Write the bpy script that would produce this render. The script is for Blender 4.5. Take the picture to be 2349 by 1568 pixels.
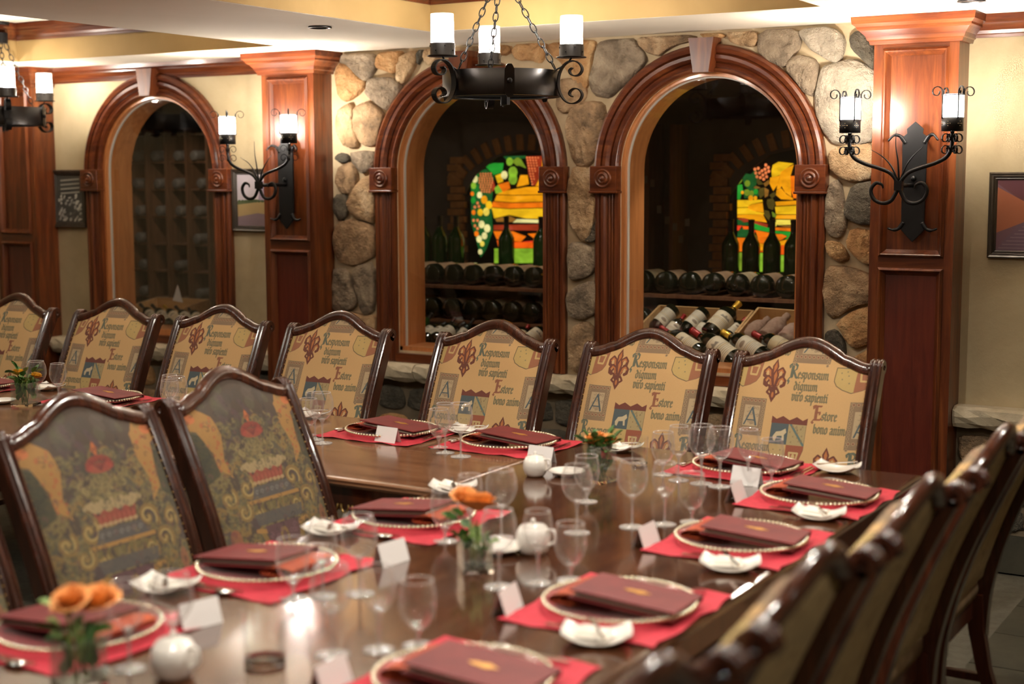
import bpy, bmesh, math, random
import numpy as np
from mathutils import Vector, Matrix
random.seed(7); np.random.seed(7)
PI = math.pi
sc = bpy.context.scene
for o in list(bpy.data.objects): bpy.data.objects.remove(o)
COL = sc.collection

# ---------------------------------------------------------------- camera, world, lights, exposure
FPX, YAW, PIT, ROL = 3331.0, .5389, .1149, -.0038
CAM = np.array([0, -6.5105, 1.7591])
_c, _s = math.cos(YAW), math.sin(YAW)
FW = np.array([-_s*math.cos(PIT), _c*math.cos(PIT), -math.sin(PIT)])
R0 = np.array([_c, _s, 0.]); U0 = np.cross(R0, FW)
RT = R0*math.cos(ROL)+U0*math.sin(ROL); UP = -R0*math.sin(ROL)+U0*math.cos(ROL)
cd = bpy.data.cameras.new('camera'); cam = bpy.data.objects.new('camera', cd); COL.objects.link(cam)
cam.matrix_world = Matrix(((RT[0], UP[0], -FW[0], CAM[0]), (RT[1], UP[1], -FW[1], CAM[1]), (RT[2], UP[2], -FW[2], CAM[2]), (0, 0, 0, 1)))
cd.sensor_width = 36; cd.lens = FPX/2349*36; cd.clip_start = .05
cd.dof.use_dof = True; cd.dof.focus_distance = 6.2; cd.dof.aperture_fstop = 1.8; cd.dof.aperture_blades = 0
sc.camera = cam
w = bpy.data.worlds.new('world'); sc.world = w; w.use_nodes = True
w.node_tree.nodes['Background'].inputs[0].default_value = (1, .84, .68, 1)
w.node_tree.nodes['Background'].inputs[1].default_value = .06
sc.view_settings.view_transform = 'Standard'; sc.view_settings.look = 'None'; sc.view_settings.gamma = 1
sc.view_settings.use_curve_mapping = False; sc.view_settings.exposure = 0.0
cy = sc.cycles
cy.use_denoising = True; cy.caustics_reflective = False; cy.caustics_refractive = False
cy.sample_clamp_indirect = 10; cy.sample_clamp_direct = 0; cy.max_bounces = 10; cy.transparent_max_bounces = 24
cy.transmission_bounces = 8; cy.glossy_bounces = 5; cy.diffuse_bounces = 4

# unlit ceiling downlights, then added unseen fill spots: (x, y, watts)
CANS_AND_FILLS = [(-4.20, -1.18, 0), (-1.43, -.60, 0), (-2.0, -2.4, 20), (-1.0, -3.6, 20), (-3.4, -3.3, 18), (-2.0, -4.6, 20), (-5.2, -2.9, 16), (-.2, -2.0, 14), (.6, -4.8, 16), (-3.6, -5.4, 16), (-6.6, -3.2, 12), (-1.2, -6.3, 16)]
CELLAR_LAMPS = [((-2.85, .36, 2.3), (-2.85, .45, .9), 42), ((-4.3, .5, 2.4), (-4.4, .7, .9), 26), ((-6.9, .5, 2.4), (-7.3, 1.2, 1.2), 20)]
def fill_light(x, y, z, p, ang=150):
    l = bpy.data.lights.new('fill_spot', 'SPOT'); l.energy = p*3.5; l.color = (1, .93, .81); l.shadow_soft_size = .035
    l.spot_size = math.radians(ang); l.spot_blend = .6
    o = bpy.data.objects.new('fill_spot', l); COL.objects.link(o); o.location = (x, y, z); return o
TRAY_Z = 2.65
for x, y, p in CANS_AND_FILLS:
    if p == 0: continue
    zz = 2.415 if y > -1.3 and x > -5 else 2.63
    fill_light(x, y, zz, p)

def ray(u, v): return FW*FPX+RT*(u-1174.5)-UP*(v-784)
def onY(u, v, y): d = ray(u, v); return CAM+d*((y-CAM[1])/d[1])
def onZ(u, v, z): d = ray(u, v); return CAM+d*((z-CAM[2])/d[2])
def onX(u, v, x): d = ray(u, v); return CAM+d*((x-CAM[0])/d[0])
def atD(u, v, dep): return CAM+ray(u, v)/FPX*dep

def pxof(P):
    d = np.array(P, float)-CAM; q = d @ FW; return 1174.5+FPX*(d @ RT)/q, 784-FPX*(d @ UP)/q
ORD = ['first', 'second', 'third', 'fourth', 'fifth', 'sixth', 'seventh', 'eighth', 'ninth', 'tenth', 'eleventh', 'twelfth', 'thirteenth', 'fourteenth']
# ---------------------------------------------------------------- material helpers
MATS = {}
def nt(name):
    m = bpy.data.materials.new(name); m.use_nodes = True; t = m.node_tree
    b = t.nodes['Principled BSDF']; return m, t, b
def link(t, a, b): t.links.new(a, b)
def N(t, typ, **kw):
    n = t.nodes.new(typ)
    for k, v in kw.items():
        if k.startswith('_'): setattr(n, k[1:], v)
        else: n.inputs[k].default_value = v
    return n
def ramp(t, fac, stops):
    r = t.nodes.new('ShaderNodeValToRGB'); e = r.color_ramp.elements
    while len(e) < len(stops): e.new(.5)
    for i, (p, c) in enumerate(stops): e[i].position = p; e[i].color = (*c, 1)
    link(t, fac, r.inputs[0]); return r
def coords(t, scale=(1, 1, 1), rot=(0, 0, 0), kind='Object'):
    tc = N(t, 'ShaderNodeTexCoord'); mp = N(t, 'ShaderNodeMapping'); mp.inputs['Scale'].default_value = scale; mp.inputs['Rotation'].default_value = rot
    link(t, tc.outputs[kind], mp.inputs[0]); return mp.outputs[0]
def bump(t, b, h, strength=.3, dist=.01):
    bn = N(t, 'ShaderNodeBump'); bn.inputs['Strength'].default_value = strength; bn.inputs['Distance'].default_value = dist
    link(t, h, bn.inputs['Height']); link(t, bn.outputs[0], b.inputs['Normal'])
def plain(name, col, rough=.5, metal=0., coat=0., spec=.5, emit=None, es=0.):
    m, t, b = nt(name); b.inputs['Base Color'].default_value = (*col, 1); b.inputs['Roughness'].default_value = rough
    b.inputs['Metallic'].default_value = metal; b.inputs['Coat Weight'].default_value = coat; b.inputs['Specular IOR Level'].default_value = spec
    n = N(t, 'ShaderNodeTexNoise', Scale=30.0, Detail=3.0); mr = N(t, 'ShaderNodeMapRange'); mr.inputs['To Min'].default_value = rough*.85; mr.inputs['To Max'].default_value = min(1, rough*1.2)
    link(t, coords(t), n.inputs['Vector']); link(t, n.outputs[0], mr.inputs[0]); link(t, mr.outputs[0], b.inputs['Roughness'])
    if emit: b.inputs['Emission Color'].default_value = (*emit, 1); b.inputs['Emission Strength'].default_value = es
    return m
def wood(name, dark, mid, light, axis='Z', rough=.3, coat=.4, scale=1., streak=14):
    m, t, b = nt(name)
    s = [streak*scale]*3; s['XYZ'.index(axis)] = 1.2*scale
    v = coords(t, tuple(s)); n = N(t, 'ShaderNodeTexNoise', Scale=2.2, Detail=7.0, Roughness=.62, Distortion=.6); link(t, v, n.inputs['Vector'])
    r = ramp(t, n.outputs[0], [(.28, dark), (.5, mid), (.74, light)]); link(t, r.outputs[0], b.inputs['Base Color'])
    n2 = N(t, 'ShaderNodeTexNoise', Scale=9.0, Detail=4.0); link(t, v, n2.inputs['Vector'])
    b.inputs['Roughness'].default_value = rough; b.inputs['Coat Weight'].default_value = coat; b.inputs['Coat Roughness'].default_value = .12
    bump(t, b, n2.outputs[0], .12, .002); return m
def mottled(name, stops, scale=3., rough=.85, bscale=40., bs=.4, bd=.004, detail=6.):
    m, t, b = nt(name); v = coords(t)
    n = N(t, 'ShaderNodeTexNoise', Scale=scale, Detail=detail, Roughness=.6, Distortion=.4); link(t, v, n.inputs['Vector'])
    r = ramp(t, n.outputs[0], stops); link(t, r.outputs[0], b.inputs['Base Color']); b.inputs['Roughness'].default_value = rough
    n2 = N(t, 'ShaderNodeTexNoise', Scale=bscale, Detail=6.0, Roughness=.7); link(t, v, n2.inputs['Vector']); bump(t, b, n2.outputs[0], bs, bd); return m
def thin_glass(name, tint=(.97, .97, .97), rough=.02, base=.05, edge=.85, painted_sheen=.0, power=2.6):
    m = bpy.data.materials.new(name); m.use_nodes = True; t = m.node_tree; t.nodes.clear()
    out = N(t, 'ShaderNodeOutputMaterial'); mix = N(t, 'ShaderNodeMixShader'); tr = N(t, 'ShaderNodeBsdfTransparent'); tr.inputs[0].default_value = (*tint, 1)
    gl = N(t, 'ShaderNodeBsdfGlossy'); gl.inputs['Roughness'].default_value = rough; gl.inputs['Color'].default_value = (1, 1, 1, 1)
    lw = N(t, 'ShaderNodeLayerWeight'); lw.inputs[0].default_value = .35
    mr = N(t, 'ShaderNodeMapRange'); mr.inputs['To Min'].default_value = base; mr.inputs['To Max'].default_value = edge
    link(t, lw.outputs['Facing'], mr.inputs[0])
    pw = N(t, 'ShaderNodeMath', _operation='POWER'); pw.inputs[1].default_value = power; link(t, lw.outputs['Facing'], pw.inputs[0]); link(t, pw.outputs[0], mr.inputs[0])
    df = N(t, 'ShaderNodeBsdfDiffuse'); df.inputs[0].default_value = (.9, .88, .86, 1); m2 = N(t, 'ShaderNodeMixShader'); m2.inputs[0].default_value = painted_sheen; link(t, gl.outputs[0], m2.inputs[1]); link(t, df.outputs[0], m2.inputs[2])  # diffuse white at the edges stands in for reflected room light
    link(t, mr.outputs[0], mix.inputs[0]); link(t, tr.outputs[0], mix.inputs[1]); link(t, m2.outputs[0], mix.inputs[2]); link(t, mix.outputs[0], out.inputs[0]); return m
def solid_glass(name, col=(1, 1, 1), rough=.0, ior=1.45):
    m, t, b = nt(name); b.inputs['Base Color'].default_value = (*col, 1); b.inputs['Transmission Weight'].default_value = 1; b.inputs['Roughness'].default_value = rough; b.inputs['IOR'].default_value = ior; return m
def emit(name, col, st):
    m, t, b = nt(name); b.inputs['Base Color'].default_value = (0, 0, 0, 1); b.inputs['Emission Color'].default_value = (*col, 1); b.inputs['Emission Strength'].default_value = st; return m
def image_mat(name, arr, rough=.8, relief=None):
    h, wd = arr.shape[:2]
    im = bpy.data.images.new(name, wd, h); im.colorspace_settings.name = 'Non-Color'; a = np.ones((h, wd, 4), np.float32); a[..., :3] = np.clip(arr, 0, 1)[::-1]
    im.pixels.foreach_set(a.ravel()); im.update(); im.pack()
    m, t, b = nt(name); ti = t.nodes.new('ShaderNodeTexImage'); ti.image = im; ti.extension = 'EXTEND'; uv = N(t, 'ShaderNodeUVMap')
    link(t, uv.outputs[0], ti.inputs[0]); link(t, ti.outputs[0], b.inputs['Base Color']); b.inputs['Roughness'].default_value = rough
    if relief:
        n2 = N(t, 'ShaderNodeTexNoise', Scale=relief, Detail=3.0); link(t, coords(t), n2.inputs['Vector']); bump(t, b, n2.outputs[0], .35, .002)
    return m

M = dict(
 cherry=wood('cherry_wood', (.046, .008, .003), (.115, .027, .007), (.21, .060, .014), 'Z', rough=.34, coat=.18),
 cherryX=wood('cherry_wood_across', (.042, .007, .003), (.105, .024, .007), (.19, .052, .013), 'X', rough=.30, coat=.3),
 cherry_dark=wood('cherry_panel', (.06, .008, .004), (.10, .015, .007), (.14, .024, .010), 'Z', rough=.38),
 cherry_light=wood('pale_jamb_wood', (.38, .13, .04), (.50, .19, .06), (.60, .25, .09), 'Z', rough=.4),
 chair=wood('chair_walnut', (.022, .007, .004), (.05, .014, .007), (.10, .028, .011), 'Z', rough=.22, coat=.7),
 chairside=wood('chair_side_wood', (.035, .008, .004), (.07, .015, .006), (.12, .028, .010), 'Z', rough=.3, coat=.5),
 table=wood('table_veneer', (.03, .010, .005), (.07, .024, .010), (.11, .040, .017), 'Y', rough=.13, coat=1., streak=7),
 tableX=wood('oak_table_veneer', (.05, .018, .009), (.19, .085, .042), (.30, .155, .08), 'X', rough=.2, coat=.7, streak=24),
 pine=wood('pine_box', (.42, .24, .10), (.55, .34, .15), (.66, .43, .21), 'X', rough=.6, coat=0),
 rack=wood('rack_wood', (.10, .04, .016), (.17, .07, .03), (.24, .11, .05), 'Z', rough=.6, coat=0),
 plaster=mottled('tan_plaster', [(.3, (.36, .28, .16)), (.5, (.46, .37, .22)), (.72, (.56, .47, .30))], 1.6, .8, 22, .35, .006),
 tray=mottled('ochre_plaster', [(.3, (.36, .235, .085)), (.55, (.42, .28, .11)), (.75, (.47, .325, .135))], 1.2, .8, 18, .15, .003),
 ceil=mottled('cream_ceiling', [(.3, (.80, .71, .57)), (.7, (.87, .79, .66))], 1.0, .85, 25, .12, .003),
 mortar=mottled('mortar', [(.3, (.46, .35, .21)), (.7, (.64, .51, .33))], 6., .95, 60, .5, .005),
 mortar_dark=mottled('dark_mortar', [(.3, (.12, .09, .055)), (.7, (.20, .15, .095))], 6., .95, 60, .5, .005),
 sill=mottled('sill_stone', [(.3, (.42, .34, .22)), (.6, (.58, .50, .36)), (.8, (.66, .58, .44))], 9., .9, 40, .7, .008),
 slate=mottled('slate', [(.3, (.030, .028, .018)), (.55, (.055, .05, .032)), (.8, (.085, .075, .045))], 5., .6, 40, .3, .003),
 grout=mottled('grout', [(.3, (.08, .07, .05)), (.7, (.12, .11, .08))], 20., .9),
 iron=plain('black_iron', (.012, .012, .013), .42, .6),
 ironlit=plain('brushed_dark_iron', (.035, .033, .034), .33, .85),
 brass=plain('antique_gold', (.75, .5, .18), .3, 1.),
 silver=plain('silver_cutlery', (.85, .82, .78), .14, 1.),
 bead=plain('champagne_bead', (.80, .70, .52), .18, .85),
 china=plain('white_china', (.82, .78, .72), .12, 0, .5),
 card=plain('white_card', (.82, .78, .76), .7),
 linen=plain('white_linen', (.85, .80, .72), .85),
 mat=mottled('crimson_placemat', [(.3, (.44, .018, .034)), (.7, (.60, .030, .055))], 40., .75, 300, .4, .001),
 menu=mottled('burgundy_leatherette', [(.3, (.13, .012, .013)), (.7, (.18, .019, .018))], 12., .6, 400, .35, .001),
 napkin=mottled('rust_cloth', [(.3, (.30, .035, .010)), (.6, (.46, .075, .02)), (.8, (.60, .14, .04))], 9., .7, 200, .4, .002),
 page=plain('cream_pages', (.7, .6, .5), .8),
 gold=plain('gold_foil', (.80, .42, .10), .35, .7),
 glass=thin_glass('wine_glass_bowl', (.97, .97, .97), .02, .09, 1.0, .30, 1.9),
 grim=thin_glass('glass_rim', (1, 1, 1), .04, .6, 1.0, .45), gfoot=thin_glass('glass_foot', (.95, .95, .95), .05, .34, 1.0, .40, 1.6), pane=thin_glass('window_glass', (.90, .90, .88), .0, .09, .6),
 vase=thin_glass('vase_glass', (.95, .97, .95), .03, .07, 1, .25, 2.2), seeded=None,
 crystal=solid_glass('glass_stem'), charger=thin_glass('charger_glass', (.94, .92, .90), .08, .10, .6, .15),
 leaf=mottled('leaf_green', [(.3, (.035, .11, .018)), (.7, (.11, .24, .05))], 20., .5), leaf2=mottled('pale_leaf', [(.3, (.14, .26, .06)), (.7, (.32, .42, .12))], 20., .5),
 peach=mottled('peach_petals', [(.3, (.85, .36, .10)), (.7, (.95, .52, .20))], 20., .7), yellow=mottled('yellow_petals', [(.3, (.85, .50, .06)), (.7, (.92, .62, .12))], 20., .7),
 bottle=plain('dark_bottle_glass', (.006, .009, .005), .06, 0, .6), bottlegreen=plain('green_bottle_glass', (.01, .05, .01), .06, 0, .6),
 capred=plain('red_capsule', (.32, .012, .012), .35, .2), capgold=plain('gold_capsule', (.7, .42, .05), .3, .6), capblack=plain('black_capsule', (.015, .012, .012), .35),
 tissue=mottled('tissue_wrap', [(.3, (.42, .26, .19)), (.7, (.62, .42, .32))], 12., .6, 60, .8, .01),
 brick=mottled('cellar_brick', [(.3, (.26, .10, .03)), (.7, (.44, .19, .06))], 12., .9, 60, .6, .004),
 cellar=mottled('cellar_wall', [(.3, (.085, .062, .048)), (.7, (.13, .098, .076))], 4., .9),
 lead=plain('lead_came', (.012, .010, .008), .5, .3),
 tweed=mottled('gold_damask', [(.35, (.26, .17, .075)), (.5, (.40, .28, .13)), (.62, (.30, .21, .10)), (.75, (.46, .33, .16))], 16., .85, 350, .4, .001),
 seatfab=mottled('seat_damask', [(.3, (.20, .12, .06)), (.7, (.34, .22, .11))], 20., .85),
 nail=plain('brass_nail', (.45, .28, .10), .3, .9),
 jamb_white=plain('white_caulk', (.55, .52, .46), .6),
)
def stone_mat(i, a, b_, c):
    return mottled('stone_%s' % i, [(.28, a), (.5, b_), (.72, c)], 9., .85, 11, 1.0, .06)
STONES = dict(
 g=stone_mat('grey', (.12, .088, .058), (.33, .25, .17), (.52, .42, .29)),
 t=stone_mat('tan', (.26, .15, .07), (.55, .36, .19), (.70, .53, .33)),
 o=stone_mat('ochre', (.28, .13, .045), (.56, .30, .12), (.68, .45, .22)),
 m=stone_mat('mixed', (.13, .085, .05), (.44, .28, .15), (.62, .44, .26)),
 w=stone_mat('pale', (.30, .25, .19), (.48, .41, .31), (.62, .53, .41)),
 d=stone_mat('dark', (.05, .042, .03), (.10, .085, .06), (.17, .14, .10)))
# seeded glass of the lamp shades: mostly clear with a soft glow of the bulb scattered in the glass
def shade_mat(name, glow, tr):
    m = bpy.data.materials.new(name); m.use_nodes = True; t = m.node_tree; t.nodes.clear()
    out = N(t, 'ShaderNodeOutputMaterial'); mix = N(t, 'ShaderNodeMixShader'); mix.inputs[0].default_value = tr
    a = N(t, 'ShaderNodeBsdfTransparent'); b = N(t, 'ShaderNodeBsdfTranslucent'); b.inputs[0].default_value = (.95, .9, .88, 1)
    e = N(t, 'ShaderNodeEmission'); e.inputs[0].default_value = (1, .86, .76, 1); e.inputs[1].default_value = glow
    ad = N(t, 'ShaderNodeAddShader'); gl = N(t, 'ShaderNodeBsdfGlossy'); gl.inputs['Roughness'].default_value = .08; m2 = N(t, 'ShaderNodeMixShader'); m2.inputs[0].default_value = .12
    link(t, b.outputs[0], ad.inputs[0]); link(t, e.outputs[0], ad.inputs[1]); link(t, ad.outputs[0], mix.inputs[1]); link(t, a.outputs[0], mix.inputs[2])
    link(t, mix.outputs[0], m2.inputs[1]); link(t, gl.outputs[0], m2.inputs[2]); link(t, m2.outputs[0], out.inputs[0]); return m
M['shade1'] = shade_mat('seeded_lamp_glass', .35, .86); M['shade2'] = shade_mat('frosted_lamp_glass', 9, .4)
M['bulb1'] = emit('chandelier_bulb_glow', (1, .91, .79), 800); M['bulb2'] = emit('sconce_bulb_glow', (1, .91, .79), 6500)
M['can'] = plain('unlit_downlight_reflector', (.10, .05, .025), .3, .8)

# ---------------------------------------------------------------- mesh builder
class MB:
    def __init__(s): s.v = []; s.f = []; s.uv = {}; s.sm = []
    def add(s, vs, fs, smooth=False, uvs=None):
        o = len(s.v); s.v += [tuple(map(float, p)) for p in vs]
        for k, f in enumerate(fs):
            s.f.append(tuple(i+o for i in f)); s.sm.append(smooth)
            if uvs is not None: s.uv[len(s.f)-1] = [uvs[i] for i in f]
        return s
    def box(s, a, b, rot=None, piv=None):
        x0, y0, z0 = a; x1, y1, z1 = b
        vs = [Vector(p) for p in ((x0, y0, z0), (x1, y0, z0), (x1, y1, z0), (x0, y1, z0), (x0, y0, z1), (x1, y0, z1), (x1, y1, z1), (x0, y1, z1))]
        if rot is not None:
            pv = Vector(piv if piv else (0, 0, 0)); vs = [rot @ (p-pv)+pv for p in vs]
        return s.add(vs, [(0, 3, 2, 1), (4, 5, 6, 7), (0, 1, 5, 4), (1, 2, 6, 5), (2, 3, 7, 6), (3, 0, 4, 7)])
    def lathe(s, prof, n=24, mat=None, smooth=True, a0=0., a1=2*PI, uv=False):
        full = abs(a1-a0-2*PI) < 1e-6; k = n if full else n+1; vs = []; uvs = []
        for i, (r, z) in enumerate(prof):
            for j in range(k):
                a = a0+(a1-a0)*j/n; vs.append(Vector((r*math.cos(a), r*math.sin(a), z))); uvs.append((j/n, i/(len(prof)-1)))
        if mat is not None: vs = [mat @ p for p in vs]
        fs = []
        for i in range(len(prof)-1):
            for j in range(n):
                j2 = (j+1) % k if full else j+1
                fs.append((i*k+j, i*k+j2, (i+1)*k+j2, (i+1)*k+j))
        return s.add(vs, fs, smooth, uvs if uv else None)
    def tube(s, pts, r, n=8, closed=False, smooth=True, cap=True):
        pts = [Vector(p) for p in pts]; m = len(pts); rr = r if isinstance(r, (list, tuple)) else [r]*m
        vs = []; up = Vector((.13, .21, .97)); prev = None
        for i, p in enumerate(pts):
            t = (pts[(i+1) % m]-pts[i-1]) if closed else (pts[min(i+1, m-1)]-pts[max(i-1, 0)])
            t.normalize()
            x = t.cross(up) if prev is None else prev-t*prev.dot(t)
            if x.length < 1e-5: x = t.cross(Vector((1, 0, 0)))
            x.normalize(); prev = x; y = t.cross(x)
            for j in range(n):
                a = 2*PI*j/n; vs.append(p+(x*math.cos(a)+y*math.sin(a))*rr[i])
        fs = [(i*n+j, i*n+(j+1) % n, ((i+1) % m)*n+(j+1) % n, ((i+1) % m)*n+j) for i in range(m if closed else m-1) for j in range(n)]
        if not closed and cap: fs += [tuple(range(n))[::-1], tuple((m-1)*n+j for j in range(n))]
        return s.add(vs, fs, smooth)
    def band(s, pts, side, w, th):
        "flat bar: path pts in a plane, width w along the vector side, thickness th"
        pts = [Vector(p) for p in pts]; side = Vector(side).normalized(); m = len(pts); vs = []
        for i, p in enumerate(pts):
            t = (pts[min(i+1, m-1)]-pts[max(i-1, 0)]).normalized(); nn = t.cross(side).normalized()
            for a, b in ((-1, -1), (1, -1), (1, 1), (-1, 1)): vs.append(p+side*(a*w/2)+nn*(b*th/2))
        fs = [(i*4+j, i*4+(j+1) % 4, (i+1)*4+(j+1) % 4, (i+1)*4+j) for i in range(m-1) for j in range(4)]+[(3, 2, 1, 0), tuple((m-1)*4+j for j in range(4))]
        return s.add(vs, fs, False)
    def sweep(s, frames, prof, closed_prof=True, cap=True, smooth=False):
        "frames: list of (origin, xaxis, yaxis); prof: list of (a, b)"
        n = len(prof); vs = []
        for o, x, y in frames:
            o = Vector(o); x = Vector(x); y = Vector(y)
            for a, b in prof: vs.append(o+x*a+y*b)
        m = len(frames); k = n if closed_prof else n-1
        fs = [(i*n+j, i*n+(j+1) % n, (i+1)*n+(j+1) % n, (i+1)*n+j) for i in range(m-1) for j in range(k)]
        if cap and closed_prof: fs += [tuple(range(n))[::-1], tuple((m-1)*n+j for j in range(n))]
        return s.add(vs, fs, smooth)
    def prism(s, poly, axis, a, b, smooth=False):
        "poly: 2-d points; extruded from a to b along the axis"
        def P(p, h):
            return {'Z': (p[0], p[1], h), 'Y': (p[0], h, p[1]), 'X': (h, p[0], p[1])}[axis]
        n = len(poly); vs = [P(p, a) for p in poly]+[P(p, b) for p in poly]
        return s.add(vs, [tuple(range(n))[::-1], tuple(range(n, 2*n))]+[(i, (i+1) % n, n+(i+1) % n, n+i) for i in range(n)], smooth)
    def ball(s, c, r, n=8, m=6, sq=(1, 1, 1)):
        c = Vector(c); vs = [c+Vector((0, 0, -r*sq[2]))]
        for i in range(1, m):
            ph = -PI/2+PI*i/m
            for j in range(n): a = 2*PI*j/n; vs.append(c+Vector((r*sq[0]*math.cos(ph)*math.cos(a), r*sq[1]*math.cos(ph)*math.sin(a), r*sq[2]*math.sin(ph))))
        vs.append(c+Vector((0, 0, r*sq[2]))); L = len(vs)-1
        fs = [(0, 1+(j+1) % n, 1+j) for j in range(n)]+[(1+i*n+j, 1+i*n+(j+1) % n, 1+(i+1)*n+(j+1) % n, 1+(i+1)*n+j) for i in range(m-2) for j in range(n)]+[(L, 1+(m-2)*n+j, 1+(m-2)*n+(j+1) % n) for j in range(n)]
        return s.add(vs, fs, True)
    def mesh(s, name, mat, fix=True):
        me = bpy.data.meshes.new(name); me.from_pydata(s.v, [], s.f); me.materials.append(mat if not isinstance(mat, str) else M[mat])
        me.polygons.foreach_set('use_smooth', s.sm)
        if s.uv:
            ul = me.uv_layers.new(name='UVMap')
            for fi, uvs in s.uv.items():
                p = me.polygons[fi]
                for li, q in zip(p.loop_indices, uvs): ul.data[li].uv = q
        if fix and not s.uv:
            bm = bmesh.new(); bm.from_mesh(me); bmesh.ops.recalc_face_normals(bm, faces=bm.faces); bm.to_mesh(me); bm.free()
        me.update(); return me
    def obj(s, name, mat, parent=None, **kw):
        return link_mesh(name, s.mesh(name, mat), parent, **kw)
def link_mesh(name, me, parent=None, loc=None, rotz=None, **props):
    o = bpy.data.objects.new(name, me); COL.objects.link(o)
    if parent is not None: o.parent = parent
    if loc is not None: o.location = loc
    if rotz is not None: o.rotation_euler = (0, 0, rotz)
    for k, v in props.items(): o[k] = v
    return o
def bevel(o, w=.004, seg=2):
    b = o.modifiers.new('bevel', 'BEVEL'); b.width = w; b.segments = seg; b.limit_method = 'ANGLE'; b.angle_limit = math.radians(40); return o
def thing(name, label, cat, loc=(0, 0, 0), rotz=0., group=None):
    o = bpy.data.objects.new(name, None); COL.objects.link(o); o.location = loc; o.rotation_euler = (0, 0, rotz); o.empty_display_size = .1
    o['label'] = label; o['category'] = cat
    if group: o['group'] = group
    return o
KIDS = {}
def dup(root, loc, rotz, label, group=None):
    def cp(o, par):
        c = o.copy(); COL.objects.link(c)
        if par is not None: c.parent = par
        for ch in [x for x in ALLCH(o)]: cp(ch, c)
        return c
    r = cp(root, None); r.location = loc; r.rotation_euler = (root.rotation_euler[0], root.rotation_euler[1], rotz); r['label'] = label
    if group: r['group'] = group
    return r
def ALLCH(o):
    if o.name not in KIDS: KIDS[o.name] = list(o.children)
    return KIDS[o.name]
def struct(name, mb, mat, parent=None):
    o = mb.obj(name, mat, parent)
    if parent is None: o['kind'] = 'structure'
    return o
def spiral(c, r0, r1, a0, a1, n=14):
    return [(c[0]+(r0+(r1-r0)*i/n)*math.cos(a0+(a1-a0)*i/n), c[1]+(r0+(r1-r0)*i/n)*math.sin(a0+(a1-a0)*i/n)) for i in range(n+1)]
def smooth_path(pts, n=6):
    P = [Vector(p) for p in pts]; out = []
    for i in range(len(P)-1):
        p0, p1, p2, p3 = P[max(i-1, 0)], P[i], P[i+1], P[min(i+2, len(P)-1)]
        for k in range(n):
            t = k/n; out.append(.5*((2*p1)+(p2-p0)*t+(2*p0-5*p1+4*p2-p3)*t*t+(3*p1-p0-3*p2+p3)*t**3))
    out.append(P[-1]); return out
# ---------------------------------------------------------------- the room shell
XL, XR, YB, ZC = -8.6, 2.2, -8.6, 2.43
WT = .215
WX = [-6.39, -4.147, -2.791]; HO = .463; ZS = 1.775; ZO = .80
def arch_wall(mb, x0, x1, wins, y0, y1):
    edges = [x0]
    for c in wins: edges += [c-HO, c+HO]
    edges.append(x1)
    for i in range(0, len(edges), 2): mb.box((edges[i], y0, 0), (edges[i+1], y1, ZC))
    for c in wins:
        mb.box((c-HO, y0, 0), (c+HO, y1, ZO)); n = 28
        for i in range(n):
            a, b = PI-PI*i/n, PI-PI*(i+1)/n
            p = (c+HO*math.cos(a), ZS+HO*math.sin(a)); q = (c+HO*math.cos(b), ZS+HO*math.sin(b))
            mb.prism([p, q, (q[0], ZC), (p[0], ZC)], 'Y', y0, y1)
PX = [-7.643, -5.412, -1.943]; PW = .366; PP = .173
mb = MB(); arch_wall(mb, XL, PX[1]+PW, [WX[0]], 0, WT); wall_l = struct('wall_back', mb, 'plaster')
mb = MB(); arch_wall(mb, PX[1]+PW, PX[2]+.05, WX[1:], -.012, WT); wall_s = struct('wall_back_stone', mb, 'mortar')
mb = MB().box((PX[2]+.05, 0, 0), (XR, WT, ZC)); wall_r = struct('wall_back_right', mb, 'plaster')
struct('wall_right', MB().box((XR, YB, 0), (XR+.1, WT, 2.8)), 'plaster')
struct('wall_left', MB().box((XL-.1, YB, 0), (XL, WT, 2.8)), 'plaster')
struct('wall_front', MB().box((XL-.1, YB-.1, 0), (XR+.1, YB, 2.8)), 'plaster')
fl = struct('floor', MB().box((XL-.1, YB-.1, -.1), (XR+.1, WT, -.006)), 'grout')
# slate tiles where the floor can be seen
mb0 = MB().box((.004, .004, -.006), (.396, .396, 0)); tile_me = mb0.mesh('tile', 'slate')
for i in range(7):
    for j in range(9): link_mesh('tile', tile_me, fl, (-1.2+.4*i, -3.7+.4*j, 0))
# soffit with two tray recesses
TR = [(-7.0, -5.0, -.5, -5.6), (-3.92, -2.0, -.7, -5.6)]
mb = MB()
for a, b in ((XL, -7.0), (-5.0, -3.92), (-2.0, XR)): mb.box((a, YB, ZC), (b, 0, ZC+.35))
for a, b, y1, y0 in TR: mb.box((a, y1, ZC), (b, 0, ZC+.35)); mb.box((a, YB, ZC), (b, y0, ZC+.35)); mb.box((a, y0, 2.65), (b, y1, 2.75))
ceil = struct('ceiling', mb, 'ceil')
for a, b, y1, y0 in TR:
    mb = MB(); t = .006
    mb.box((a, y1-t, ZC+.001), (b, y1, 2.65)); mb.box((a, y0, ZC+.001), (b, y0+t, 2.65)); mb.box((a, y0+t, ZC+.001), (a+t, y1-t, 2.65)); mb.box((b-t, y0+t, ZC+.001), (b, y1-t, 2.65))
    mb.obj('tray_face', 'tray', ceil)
CROWN = [(0, 0), (.014, 0), (.018, .014), (.024, .018), (.030, .034), (.050, .056), (.058, .062), (.060, .070), (.074, .082), (.078, .11), (0, .11)]
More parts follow.
